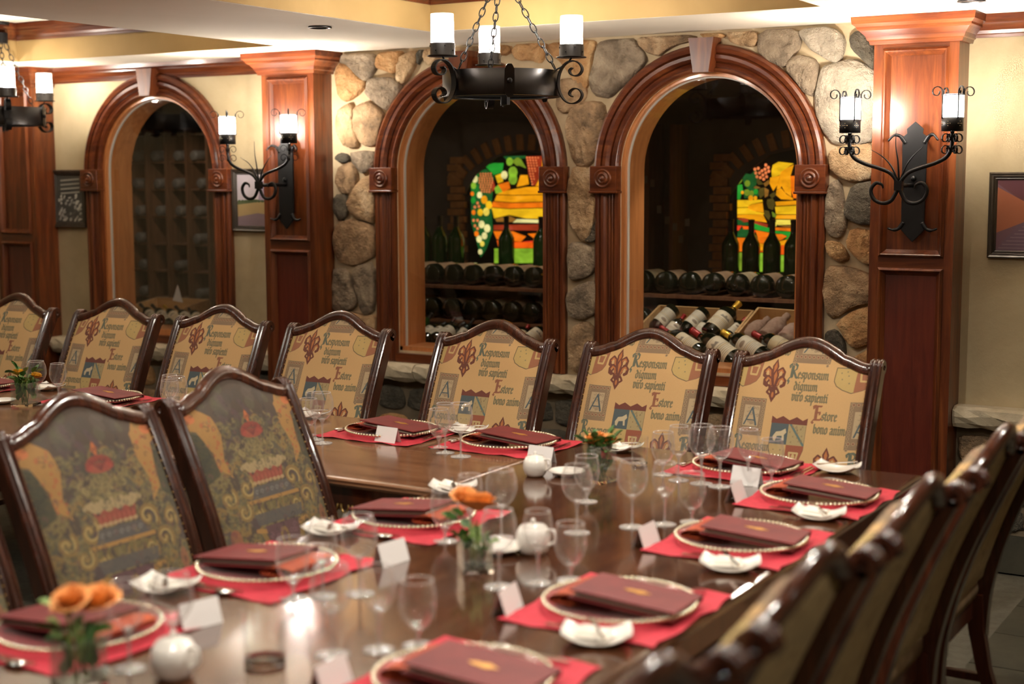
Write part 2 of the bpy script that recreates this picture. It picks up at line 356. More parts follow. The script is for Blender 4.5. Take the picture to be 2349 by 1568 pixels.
def moulding(mb, pts, z0, prof, closed=False, flip=1, sc_=1.):
    "moulding along a 2-d polyline; outward is to the right of travel (flip=1)"
    n = len(pts); fr = []
    for i in range(n):
        p = Vector(pts[i]); a = Vector(pts[i-1]) if (i > 0 or closed) else None; b = Vector(pts[(i+1) % n]) if (i < n-1 or closed) else None
        d1 = (p-a).normalized() if a is not None else (b-p).normalized(); d2 = (b-p).normalized() if b is not None else d1
        n1 = Vector((d1.y, -d1.x))*flip; n2 = Vector((d2.y, -d2.x))*flip; m = (n1+n2); m = m/(m.dot(n1))
        fr.append(((p.x, p.y, z0), (m.x*sc_, m.y*sc_, 0), (0, 0, sc_)))
    if closed: fr.append(fr[0])
    mb.sweep(fr, prof, cap=not closed)
cs = .86
for k, (a, b, y1, y0) in enumerate(TR):
    mb = MB(); moulding(mb, [(a+.006, y0+.006), (a+.006, y1-.006), (b-.006, y1-.006), (b-.006, y0+.006)], 2.553, CROWN, closed=True, flip=1, sc_=cs)
    struct('trim_%d' % (k+1), mb, 'cherryX')
mb = MB(); moulding(mb, [(PX[0]+PW, 0), (PX[1], 0)], ZC-.095, CROWN, sc_=cs); struct('trim_3', mb, 'cherryX')
mb = MB(); moulding(mb, [(PX[2]+PW, 0), (XR, 0)], ZC-.095, CROWN, sc_=cs); struct('trim_4', mb, 'cherryX')
# panelled pilasters
def frame_mould(mb, x0, x1, z0, z1, y, w=.032, d=.016):
    prof = [(0, 0), (0, -d*.3), (w*.3, -d), (w*.45, -d*.75), (w*.6, -d*.2), (w, d*.8), (w, d*1.2), (0, d*1.2)]
    c = [(x0, z0), (x1, z0), (x1, z1), (x0, z1)]; dirs = [(1, 1), (-1, 1), (-1, -1), (1, -1)]
    fr = [((p[0], y, p[1]), (q[0], 0, q[1]), (0, 1, 0)) for p, q in zip(c, dirs)]; fr.append(fr[0])
    mb.sweep(fr, prof, cap=False)
for k, x in enumerate(PX):
    y = -PP; root = MB().box((x, y+.018, 0), (x+PW, .0, ZC-.04)); r = struct('trim_%d' % (5+k), root, 'cherry')
    mb = MB(); s = .040
    mb.box((x, y, 0), (x+s, y+.019, 2.34)); mb.box((x+PW-s, y, 0), (x+PW, y+.019, 2.34))
    r_ = mb.obj('stile', 'cherry', r)
    mb = MB()
    for z0, z1 in ((0, .13), (1.345, 1.393), (2.293, 2.34)): mb.box((x+s, y+.0005, z0), (x+PW-s, y+.019, z1))
    mb.obj('rail', 'cherryX', r)
    for z0, z1 in ((.13, 1.345), (1.393, 2.293)):
        MB().box((x+s, y+.015, z0), (x+PW-s, y+.0185, z1)).obj('panel', 'cherry_dark' if z0 < 1 else 'cherry', r)
        mb = MB(); frame_mould(mb, x+s, x+PW-s, z0, z1, y); mb.obj('panel_moulding', 'cherry', r)
    mb = MB(); moulding(mb, [(x, 0), (x, y), (x+PW, y), (x+PW, 0)], ZC-.118, CROWN, sc_=1.06, flip=1)
    mb.obj('capital', 'cherryX', r)
# arched windows
CAS = [(0, 0), (0, .026), (.010, .036), (.022, .030), (.028, .018), (.046, .026), (.054, .018), (.058, .030), (.074, .044), (.092, .046), (.100, .032), (.106, .044), (.128, .052), (.142, .044), (.1485, .030), (.1485, 0)]
LEG = [(0, 0), (0, .026), (.020, .030), (.028, .022), (.036, .030), (.046, .022), (.056, .030), (.066, .022), (.078, .030), (.086, .038), (.104, .036), (.112, .026), (.124, .036), (.138, .036), (.1485, .026), (.1485, 0)]
for k, c in enumerate(WX):
    y0 = 0 if k == 0 else -.012; n = 40
    fr = []
    for i in range(n+1):
        a = PI-PI*i/n; d = Vector((math.cos(a), 0, math.sin(a)))
        fr.append((Vector((c, y0, ZS))+d*HO, d*.88, Vector((0, -1, 0))))
    mb = MB(); mb.sweep(fr, CAS, smooth=False); root = struct('window_%d' % (k+1), mb, 'cherryX')
    for sgn in (-1, 1):
        mb = MB(); x = c+sgn*HO
        mb.sweep([((x, y0, z), (sgn*.88, 0, 0), (0, -1, 0)) for z in (.741, 1.672)], LEG); mb.obj('fluted_leg', 'cherry', root)
        xa, xb = sorted((x-sgn*.004, x+sgn*.142)); mb = MB().box((xa, y0-.062, 1.676), (xb, y0, 1.798)); mb.box((xa-.004, y0-.066, 1.664), (xb+.004, y0, 1.676)); b = mb.obj('corner_block', 'cherryX', root); bevel(b, .003)
        rot = Matrix.Translation((x+sgn*.069, y0-.062, 1.737)) @ Matrix.Rotation(PI/2, 4, 'X')
        MB().lathe([(0, .018), (.008, .016), (.013, .006), (.018, .008), (.022, .014), (.027, .008), (.031, .002), (.038, .006), (.043, .010), (.047, .004), (.048, 0)], 28, rot).obj('rosette', 'cherryX', b)
    zt = ZS+HO
    MB().prism([(c-.040, zt-.005), (c+.040, zt-.005), (c+.064, zt+.155), (c-.064, zt+.155)], 'Y', y0-.095, y0).obj('keystone', 'cherry', root)
    mb = MB().box((c-HO, y0-.034, .741), (c+HO, y0, .788)); mb.obj('bottom_casing', 'cherryX', root)
    # pale wooden jamb lining the opening
    mb = MB(); prof = [(0, -.004), (-.018, -.004), (-.018, .22), (0, .22)]
    fr = [((c-HO, 0, ZO), (-1, 0, 0), (0, 1, 0))]+[(Vector((c, 0, ZS))+Vector((math.cos(PI-PI*i/n), 0, math.sin(PI-PI*i/n)))*HO, Vector((math.cos(PI-PI*i/n), 0, math.sin(PI-PI*i/n))), (0, 1, 0)) for i in range(n+1)]+[((c+HO, 0, ZO), (1, 0, 0), (0, 1, 0))]
    mb.sweep(fr, prof); mb.box((c-HO, -.004, ZO-.016), (c+HO, .22, ZO+.022)); mb.obj('jamb', 'cherry_light', root)
    mb = MB(); H2 = HO-.018; prof = [(0, .024), (-.007, .024), (-.007, .040), (0, .040)]
    fr = [((c-H2, 0, ZO+.022), (-1, 0, 0), (0, 1, 0))]+[(Vector((c, 0, ZS))+Vector((math.cos(PI-PI*i/n), 0, math.sin(PI-PI*i/n)))*H2, Vector((math.cos(PI-PI*i/n), 0, math.sin(PI-PI*i/n))), (0, 1, 0)) for i in range(n+1)]+[((c+H2, 0, ZO+.022), (1, 0, 0), (0, 1, 0))]
    mb.sweep(fr, prof); mb.obj('glazing_bead', 'jamb_white', root)
    poly = [(c+H2, ZO+.022)]+[(c+H2*math.cos(PI*i/n), ZS+H2*math.sin(PI*i/n)) for i in range(n+1)]+[(c-H2, ZO+.022)]
    mb = MB(); mb.add([(p[0], .032, p[1]) for p in poly], [tuple(range(len(poly)))]); mb.obj('pane', 'pane', root)
# field stones, outlines from the photograph laid on the wall plane
SP = """g 789,115 811,108 846,109 862,131 858,160 838,185 820,172 800,150 778,142
o 778,146 800,153 820,176 838,188 826,209 799,230 780,225 772,178
o 875,109 895,101 922,109 916,135 903,168 881,160 864,154 866,127
t 916,135 938,103 955,115 953,146 936,178 922,193 912,178 912,154
d 960,101 973,98 968,131 957,150
t 975,109 994,103 1010,119 1002,140 983,150 972,135
g 848,180 897,178 918,193 916,209 889,252 865,236 840,217 841,197
t 783,248 803,238 811,248 807,275 819,314 819,334 795,336 780,314 772,276
m 815,248 842,234 865,248 881,268 867,299 865,330 842,334 824,322 812,283
g 803,352 830,346 862,350 862,377 834,400 815,377
m 783,380 807,374 819,404 814,440 783,443 770,412
d 780,350 797,355 802,370 783,374 772,362
t 808,440 825,415 856,402 858,510 835,505 802,485 798,460
d 771,448 795,447 797,490 780,508 768,480
m 778,515 805,505 857,520 858,581 830,601 800,606 775,593 766,550
g 771,616 795,621 805,651 818,681 810,706 768,711 760,681 761,641
g 812,616 857,603 858,706 840,721 827,706 825,681 810,646
t 763,724 800,716 840,726 858,722 858,790 800,800 762,790
m 764,802 800,806 858,796 858,840 764,834
t 1035,97 1085,92 1112,90 1106,112 1076,118 1050,130
o 1127,90 1168,88 1172,118 1152,128 1120,112
o 1183,97 1212,91 1243,89 1252,103 1244,134 1235,144 1216,136 1189,138 1177,119
o 1262,91 1300,87 1333,87 1360,88 1364,110 1352,140 1349,180 1341,200 1321,187 1304,160 1282,135 1262,122
g 1374,103 1400,85 1436,78 1449,84 1476,130 1476,144 1447,177 1420,200 1405,215 1390,220 1364,212 1353,190 1368,130
m 1286,185 1302,181 1337,189 1343,216 1325,244 1294,259 1278,246 1280,216
m 1314,250 1349,236 1380,240 1386,270 1376,320 1360,365 1341,380 1316,373 1306,322 1300,302 1304,271
t 1315,386 1361,389 1368,450 1355,542 1338,548 1311,513 1305,450 1308,403
d 1371,488 1371,548 1352,556 1343,550 1358,541
g 1309,556 1338,560 1367,574 1369,606 1350,633 1309,642 1304,600
g 1321,659 1355,645 1370,651 1367,715 1332,732 1305,720 1302,676
m 1321,746 1344,740 1361,757 1358,821 1332,850 1309,842 1305,798 1309,763
m 1469,84 1498,77 1523,70 1570,73 1594,84 1574,97 1550,102 1527,115 1512,128 1485,117 1467,100
o 1608,77 1623,70 1648,71 1664,82 1646,88 1617,88
t 1671,75 1685,67 1730,67 1738,88 1728,107 1694,103 1673,92
g 1745,71 1830,67 1834,105 1813,133 1800,154 1762,137 1738,114
w 1836,77 1850,66 1910,64 1936,88 1930,126 1917,145 1889,131 1853,107
g 1806,148 1830,128 1864,135 1876,152 1866,218 1847,213 1830,190 1810,167
d 1965,70 1990,88 2004,105 2004,158 1982,137 1955,114 1950,88
w 1889,158 1915,150 1953,140 1982,154 2005,173 2005,313 1957,323 1915,326 1885,288 1872,254 1873,220 1878,190
t 1904,349 1932,336 2005,330 2005,404 1965,415 1923,406 1904,381
g 1904,423 1927,418 1935,464 1942,512 1927,542 1904,539 1893,510 1896,464
d 1955,426 2005,418 2005,512 1967,512 1938,496 1940,470
o 1955,523 2005,534 2005,612 1967,593 1941,561
o 1893,554 1921,554 1935,568 1948,593 1927,601 1901,584
m 1898,614 1944,614 2005,637 2005,690 1955,701 1916,729 1896,707 1890,657
o 1921,739 1961,711 2005,705 2005,781 1955,798 1935,766
d 1896,762 1916,756 1936,783 1938,815 1904,809 1890,788
o 1955,822 2005,794 2005,850 1950,850"""
def chaikin(P, it=1):
    for _ in range(it):
        Q = []
        for i in range(len(P)):
            a, b = P[i], P[(i+1) % len(P)]
            Q += [(a[0]*.78+b[0]*.22, a[1]*.78+b[1]*.22), (a[0]*.22+b[0]*.78, a[1]*.22+b[1]*.78)]
        P = Q
    return P
def stone(P, mat, parent, y0, seed, depth=.045):
    rg = random.Random(seed); P = chaikin(P); n = len(P); cx = sum(p[0] for p in P)/n; cz = sum(p[1] for p in P)/n
    vs = []; tilt = rg.uniform(-.25, .25), rg.uniform(-.25, .25)
    for s_, d in ((1.0, 0.0), (.985, .62), (.93, .92), (.66, 1.0), (.32, 1.03)):
        for p in P:
            j = 0 if s_ > .99 else rg.uniform(-.07, .07)
            x = cx+(p[0]-cx)*(s_+j*.5); z = cz+(p[1]-cz)*(s_+j*.5)
            dd = depth*(d+(rg.uniform(-.22, .22)+tilt[0]*(x-cx)*4+tilt[1]*(z-cz)*4 if d > .6 else 0)); vs.append((x, y0-max(dd, 0), z))
    vs.append((cx, y0-depth*1.0, cz)); fs = []
    for r in range(4):
        for i in range(n): fs.append((r*n+i, r*n+(i+1) % n, (r+1)*n+(i+1) % n, (r+1)*n+i))
    fs += [(4*n+i, 4*n+(i+1) % n, 5*n) for i in range(n)]
    mb = MB(); mb.add(vs, fs, True); o = mb.obj('stone', STONES[mat], parent); o.location = (0, 0, 0); return o
for i, ln in enumerate(SP.split('\n')):
    a = ln.split(); P = [onY(*map(float, q.split(',')), -.03) for q in a[1:]]
    cx_ = sum(q[0] for q in P)/len(P); cz_ = sum(q[2] for q in P)/len(P)
    stone([(cx_+(q[0]-cx_)*1.10, min(cz_+(q[2]-cz_)*1.10, ZC-.012)) for q in P], a[0], wall_s, -.010, i, .038)
# wainscot of darker stones below the sill
rg = random.Random(5)
def wainscot(x0, x1, parent, y0):
    for row, (za, zb) in enumerate(((.17, .30), (.30, .46), (.46, .615))):
        x = x0+rg.uniform(-.1, 0)
        while x < x1-.05:
            wd = rg.uniform(.18, .36); a = max(x, x0)+.012; b = min(x+wd, x1)-.012
            if b-a > .07:
                j = lambda: rg.uniform(-.018, .018)
                P = [(a+j()*.5, za+.012+abs(j())), ((a+b)/2+j(), za+.008), (b+j()*.5, za+.012+abs(j())), (b+j()*.5, (za+zb)/2+j()), (b-.01+j(), zb-.010-abs(j())), ((a+b)/2+j(), zb-.008), (a+.01+j(), zb-.012-abs(j())), (a+j()*.5, (za+zb)/2+j())]
                stone(P, rg.choice('ddddgmdo'), parent, y0, rg.random(), .03)
            x += wd
for a, b, p, y0 in ((PX[0]+PW, PX[1], wall_l, -.0), (PX[1]+PW, PX[2], wall_s, -.012), (PX[2]+PW, 1.2, wall_r, 0)):
    wainscot(a, b, p, y0)
    MB().box((a, y0-.014, .02), (b, y0, .635)).obj('mortar_bed', 'mortar_dark', p)
    # slate plinth
    x = a
    while x < b-.01:
        e = min(x+.4, b); MB().box((x+.003, y0-.03, .004), (e-.003, y0-.014, .172)).obj('plinth_tile', 'slate', p); x = e
    # rough sill stones
    x = a
    while x < b-.01:
        e = min(x+rg.uniform(.36, .62), b); e = b if b-e < .2 else e
        mb = MB(); nx = 10; zz = [(-.0, .738), (-.085, .742), (-.112, .728), (-.120, .700), (-.112, .668), (-.085, .645), (-.0, .640)]; vs = []
        for i in range(nx+1):
            xx = x+.002+(e-x-.004)*i/nx
            for k2, (yy, z2) in enumerate(zz): q = 0 if k2 in (0, 6) else .011; vs.append((xx, y0+yy+rg.uniform(-q, q), min(z2+rg.uniform(-q, q)*.7, .7405)))
        m = len(zz); fs = [(i*m+k2, i*m+k2+1, (i+1)*m+k2+1, (i+1)*m+k2) for i in range(nx) for k2 in range(m-1)]+[tuple(range(m))[::-1], tuple(nx*m+k2 for k2 in range(m))]
        mb.add(vs, fs, False).obj('sill_stone', 'sill', p); x = e
# ceiling downlights that have fittings; the added fill spots have none
for i, (x, y, p) in enumerate(CANS_AND_FILLS):
    lowz = ZC if not any(a < x < b and y0 < y < y1 for a, b, y1, y0 in TR) else 2.65
    nm = {0: 'round recessed downlight in the cream beam left of the middle chandelier', 1: 'round recessed downlight in the ceiling above the right wall lamp'}
    if i < 2:
        t = thing('downlight', nm[i], 'ceiling light', (x, y, lowz))
        MB().lathe([(.052, 0), (.056, -.006), (.046, -.008), (.040, -.002)], 28).obj('trim_ring', 'ironlit', t)
        MB().lathe([(0, -.001), (.040, -.001)], 24).obj('lens', 'can', t)
for o in [o for o in COL.objects if o.type == 'LIGHT']:
    x, y = o.location.x, o.location.y; lowz = ZC if not any(a < x < b and y0 < y < y1 for a, b, y1, y0 in TR) else 2.65
    o.location.z = lowz-.045

# ---------------------------------------------------------------- wine cellar behind the glass
CY = 1.70
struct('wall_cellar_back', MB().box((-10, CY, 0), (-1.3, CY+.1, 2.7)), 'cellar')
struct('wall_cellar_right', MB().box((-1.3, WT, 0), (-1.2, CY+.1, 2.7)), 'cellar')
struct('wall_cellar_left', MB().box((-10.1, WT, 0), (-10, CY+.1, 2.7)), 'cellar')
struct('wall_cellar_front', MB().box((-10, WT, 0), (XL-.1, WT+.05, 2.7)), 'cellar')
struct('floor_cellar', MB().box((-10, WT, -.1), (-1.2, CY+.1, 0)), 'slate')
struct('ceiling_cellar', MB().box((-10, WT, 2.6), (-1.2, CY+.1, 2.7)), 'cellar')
GLASSM = {}
def glassmat(c):
    if c not in GLASSM:
        m, t, b = nt('stained_glass'); n = N(t, 'ShaderNodeTexNoise', Scale=9.0, Detail=3.0, Distortion=.8); link(t, coords(t, (1, 1, 2.2)), n.inputs['Vector'])
        r = ramp(t, n.outputs[0], [(.3, tuple(q*.62 for q in c)), (.6, c), (.8, tuple(min(1, q*1.1+.02) for q in c))]); link(t, r.outputs[0], b.inputs['Emission Color']); b.inputs['Emission Strength'].default_value = 1.15  # emission stands in for light shining through from behind
        b.inputs['Base Color'].default_value = (*[q*.3 for q in c], 1); b.inputs['Roughness'].default_value = .2; GLASSM[c] = m
    return GLASSM[c]
PAL = dict(Y=(1, .56, .012), P=(1, .76, .10), A=(1, .38, .006), O=(1, .20, .006), o=(1, .12, .006), R=(.85, .05, .015), r=(.38, .04, .012), G=(.02, .34, .03), g=(.012, .10, .02), L=(.26, .48, .03), l=(.20, .30, .02), B=(.10, .07, .012), b=(.30, .13, .02), w=(.95, .85, .35), q=(1, .26, .08))
def glass_win(name, ox, oy, zm, X0, X1, pieces, circles, zb, zt):
    conv = lambda p: onY(ox+p[0]/zm, oy+p[1]/zm, CY-.03)
    root = struct(name, MB().box((X0, CY-.022, zb), (X1, CY-.002, zt)), 'lead')
    for c, pts in pieces:
        q = [conv(p) for p in pts]; q = [(a[0], a[2]) for a in q]; cx_ = sum(a[0] for a in q)/len(q); cz_ = sum(a[1] for a in q)/len(q)
        q = [(cx_+(a[0]-cx_)*.985, cz_+(a[1]-cz_)*.985) for a in q]
        MB().prism(q, 'Y', CY-.030, CY-.022).obj('glass_piece', glassmat(PAL[c]), root)
    for c, x, y, r in circles:
        a = conv((x, y)); rr = r/zm*CIRC
        MB().prism([(a[0]+rr*math.cos(PI*2*k/10), a[2]+rr*1.15*math.sin(PI*2*k/10)) for k in range(10)], 'Y', CY-.0345, CY-.0300).obj('glass_piece', glassmat(PAL[c]), root)
    return root
CIRC = .0026
S3 = [('l', [(482, 330), (545, 320), (525, 400), (482, 440)]), ('G', [(480, 440), (530, 430), (540, 500), (500, 620), (475, 610)]), ('g', [(550, 300), (640, 310), (700, 250), (720, 330), (700, 440), (620, 500), (560, 450), (540, 360)]),
 ('g', [(545, 500), (720, 460), (730, 560), (700, 600), (560, 600)]), ('B', [(720, 360), (790, 430), (730, 440), (700, 390)]), ('b', [(790, 420), (850, 380), (860, 420), (810, 460)]), ('b', [(670, 470), (700, 450), (750, 470), (700, 490)]), ('B', [(740, 480), (790, 470), (795, 560), (750, 600), (730, 540)]),
 ('b', [(800, 470), (850, 500), (840, 570), (805, 590)]), ('B', [(860, 560), (920, 520), (940, 560), (890, 600)]), ('B', [(835, 610), (900, 600), (930, 660), (900, 740), (850, 720), (828, 660)]), ('B', [(800, 740), (850, 750), (870, 810), (850, 860), (800, 800)]), ('l', [(890, 760), (935, 790), (940, 830), (900, 820)]),
 ('Y', [(900, 200), (970, 160), (1150, 180), (1060, 240), (985, 320), (890, 350), (885, 270)]), ('A', [(870, 350), (985, 325), (950, 440), (905, 510), (862, 420)]), ('A', [(985, 330), (1000, 280), (1060, 240), (1150, 195), (1110, 330), (1120, 580), (1050, 530), (1000, 440)]), ('O', [(1115, 330), (1300, 320), (1300, 600), (1150, 600), (1120, 500)]),
 ('A', [(955, 440), (990, 340), (1000, 450), (990, 480), (950, 495)]), ('A', [(945, 500), (1000, 480), (1060, 550), (1145, 600), (1140, 620), (1000, 610), (940, 560)]), ('Y', [(475, 620), (600, 620), (770, 615), (780, 640), (640, 670), (590, 705), (475, 710)]), ('A', [(600, 700), (650, 670), (775, 650), (790, 770), (690, 755), (610, 730)]),
 ('Y', [(475, 715), (590, 710), (700, 760), (790, 775), (800, 790), (600, 790), (475, 790)]), ('A', [(475, 795), (780, 790), (830, 890), (700, 870), (560, 835), (475, 830)]), ('A', [(930, 640), (1300, 620), (1300, 670), (940, 690)]), ('Y', [(925, 700), (1300, 680), (1300, 790), (940, 790)]), ('A', [(945, 800), (1300, 795), (1300, 850), (930, 845)]),
 ('P', [(935, 855), (1300, 860), (1300, 910), (960, 920)]), ('r', [(475, 840), (560, 838), (700, 875), (840, 910), (835, 955), (700, 905), (600, 880), (540, 890)]), ('g', [(475, 850), (530, 860), (560, 890), (600, 885), (605, 925), (480, 920)]), ('R', [(475, 925), (530, 925), (490, 985), (475, 985)]), ('o', [(535, 930), (605, 935), (605, 970), (550, 970)]),
 ('g', [(480, 1000), (530, 955), (640, 975), (640, 1070), (475, 1065)]), ('O', [(475, 1070), (640, 1075), (620, 1240), (475, 1235)]), ('l', [(475, 1245), (640, 1245), (640, 1470), (475, 1470)]), ('G', [(645, 890), (860, 955), (855, 1005), (740, 985), (645, 955)]), ('O', [(690, 980), (870, 1015), (860, 1160), (730, 1130), (720, 1060)]),
 ('R', [(645, 965), (690, 985), (680, 1015), (645, 1010)]), ('g', [(645, 1025), (700, 1040), (730, 1110), (645, 1105)]), ('A', [(645, 1110), (850, 1165), (850, 1200), (710, 1240), (645, 1240)]), ('o', [(730, 1240), (850, 1210), (850, 1245)]), ('L', [(660, 1250), (860, 1250), (860, 1480), (660, 1480)]),
 ('b', [(960, 925), (1300, 925), (1300, 960), (1050, 945)]), ('O', [(880, 945), (1040, 950), (1300, 970), (1300, 1010), (1000, 985), (880, 980)]), ('G', [(880, 985), (1050, 995), (1300, 1020), (1300, 1085), (1050, 1090), (1080, 1050), (1010, 1025), (880, 1015)]), ('O', [(880, 1025), (1010, 1030), (1070, 1055), (1000, 1100), (880, 1130)]),
 ('A', [(880, 1135), (1060, 1095), (1300, 1090), (1300, 1155), (960, 1160), (880, 1180)]), ('o', [(880, 1185), (1000, 1160), (1300, 1160), (1300, 1280), (880, 1270)]), ('L', [(870, 1275), (1300, 1285), (1300, 1480), (870, 1480)])]
C3 = [('l', 595, 530, 35), ('l', 650, 540, 30), ('G', 700, 520, 28), ('A', 640, 595, 30), ('A', 695, 595, 22), ('A', 540, 530, 18), ('P', 930, 905, 28), ('l', 600, 420, 34)]+[('q', x, y, 17) for x, y in ((690, 250), (730, 240), (820, 200), (850, 230), (700, 295), (745, 295), (785, 320), (820, 295), (855, 275), (810, 250), (715, 340), (755, 350), (830, 340), (795, 370), (775, 270))]
glass_win('window_5', 1600, 340, 5.225, -3.345, -2.45, S3, C3, 1.12, 1.96)
S2 = [('g', [(588, 200), (700, 150), (760, 200), (740, 420), (750, 620), (700, 760), (660, 820), (630, 700), (590, 560)]), ('G', [(590, 200), (650, 190), (620, 270), (590, 290)]), ('G', [(690, 130), (760, 110), (830, 110), (820, 180), (760, 200)]), ('l', [(850, 90), (960, 80), (1000, 150), (930, 120)]), ('A', [(960, 200), (1010, 200), (1020, 270), (930, 290)]),
 ('O', [(790, 270), (870, 250), (880, 300), (830, 330)]), ('A', [(830, 320), (1000, 290), (1300, 280), (1300, 340), (900, 350), (780, 345)]), ('A', [(780, 350), (900, 355), (1300, 345), (1300, 395), (900, 405), (760, 395)]), ('O', [(750, 400), (900, 410), (1300, 400), (1300, 440), (860, 450), (740, 440)]), ('Y', [(740, 445), (860, 455), (1300, 445), (1300, 535), (1000, 525), (870, 498), (760, 525)]),
 ('b', [(770, 530), (870, 503), (925, 530), (900, 552), (780, 550)]), ('w', [(930, 530), (1300, 540), (1300, 562), (900, 556)]), ('r', [(755, 575), (1300, 566), (1300, 620), (755, 612)]), ('O', [(755, 620), (900, 622), (1000, 660), (960, 700), (860, 690), (780, 680)]), ('O', [(1010, 640), (1300, 622), (1300, 690), (1080, 690)]), ('R', [(960, 700), (1080, 690), (1300, 700), (1300, 712), (1050, 706)]),
 ('o', [(780, 690), (900, 700), (1300, 715), (1300, 745), (900, 748), (790, 735)]), ('L', [(760, 750), (1300, 750), (1300, 860), (760, 860)]), ('r', [(1000, 60), (1120, 55), (1110, 200), (1060, 285), (1020, 200)]), ('A', [(1125, 55), (1300, 60), (1300, 270), (1070, 285), (1115, 200)]), ('r', [(655, 185), (740, 180), (770, 300), (730, 345), (650, 310)]), ('Y', [(770, 205), (822, 185), (826, 250), (790, 262)]), ('G', [(590, 300), (645, 275), (648, 320), (596, 400)]), ('L', [(764, 300), (790, 275), (830, 335), (775, 340)]), ('g', [(830, 60), (1000, 55), (995, 75), (850, 85)])]
C2 = [('w', 620, 230, 28), ('L', 610, 280, 24), ('O', 600, 340, 16), ('w', 655, 350, 24), ('G', 608, 390, 22), ('A', 690, 385, 30), ('Y', 725, 425, 30), ('O', 610, 480, 18), ('Y', 660, 480, 26), ('P', 705, 475, 30), ('w', 670, 570, 28), ('w', 712, 600, 30), ('O', 632, 640, 20), ('w', 652, 680, 26), ('w', 692, 655, 26), ('P', 675, 715, 20), ('w', 660, 775, 20), ('w', 840, 200, 30), ('L', 905, 180, 42), ('L', 905, 230, 40), ('L', 880, 100, 30), ('l', 940, 100, 30)]
C2 += [('q', x+(6 if k % 2 else 0), y, 6) for k, y in enumerate(range(190, 330, 17)) for x in range(650+abs(k-3)*4, 760-abs(k-3)*5, 19)]+[('q', x, y, 6.5) for k, y in enumerate(range(70, 280, 20)) for x in range(1010+k*4, 1100-k*4, 21)]+[('q', x, y, 11) for x, y in ((640, 410), (620, 440), (650, 435), (610, 540), (640, 540), (620, 580), (640, 600))]
glass_win('window_4', 900, 340, 3.267, -5.235, -4.35, S2, C2, 1.12, 1.96)
# brick surrounds: pillar at the left of each window and the flat arch above it
bm_ = bevel
br = MB().box((-.055, -.055, -.0215), (.055, 0, .0215)); brick_me = br.mesh('brick', 'brick'); br2 = MB().box((-.022, -.06, -.05), (.022, 0, .05)); brick2_me = br2.mesh('brick', 'brick')
wb = bpy.data.objects['wall_cellar_back']
for X in (-5.235, -3.345):
    for k in range(18):
        link_mesh('brick', brick_me, wb, (X-.075+(.012 if k % 2 else -.012), CY+.0, 1.02+k*.049))
    R_ = .62; cx_ = X+.45
    for k in range(15):
        a = math.radians(150-k*8.2); o = link_mesh('brick', brick2_me, wb, (cx_+R_*math.cos(a)*1.0, CY, 1.50+R_*math.sin(a)*.75)); o.rotation_euler = (0, PI/2-a, 0)
    MB().prism([(X-.02, 1.62), (X-.02, 2.1), (X+.95, 2.1), (X+.95, 1.62), (X+.84, 1.76), (X+.66, 1.87), (X+.45, 1.91), (X+.24, 1.87), (X+.08, 1.76)], 'Y', CY-.042, CY).obj('brick_spandrel', 'cellar', wb)
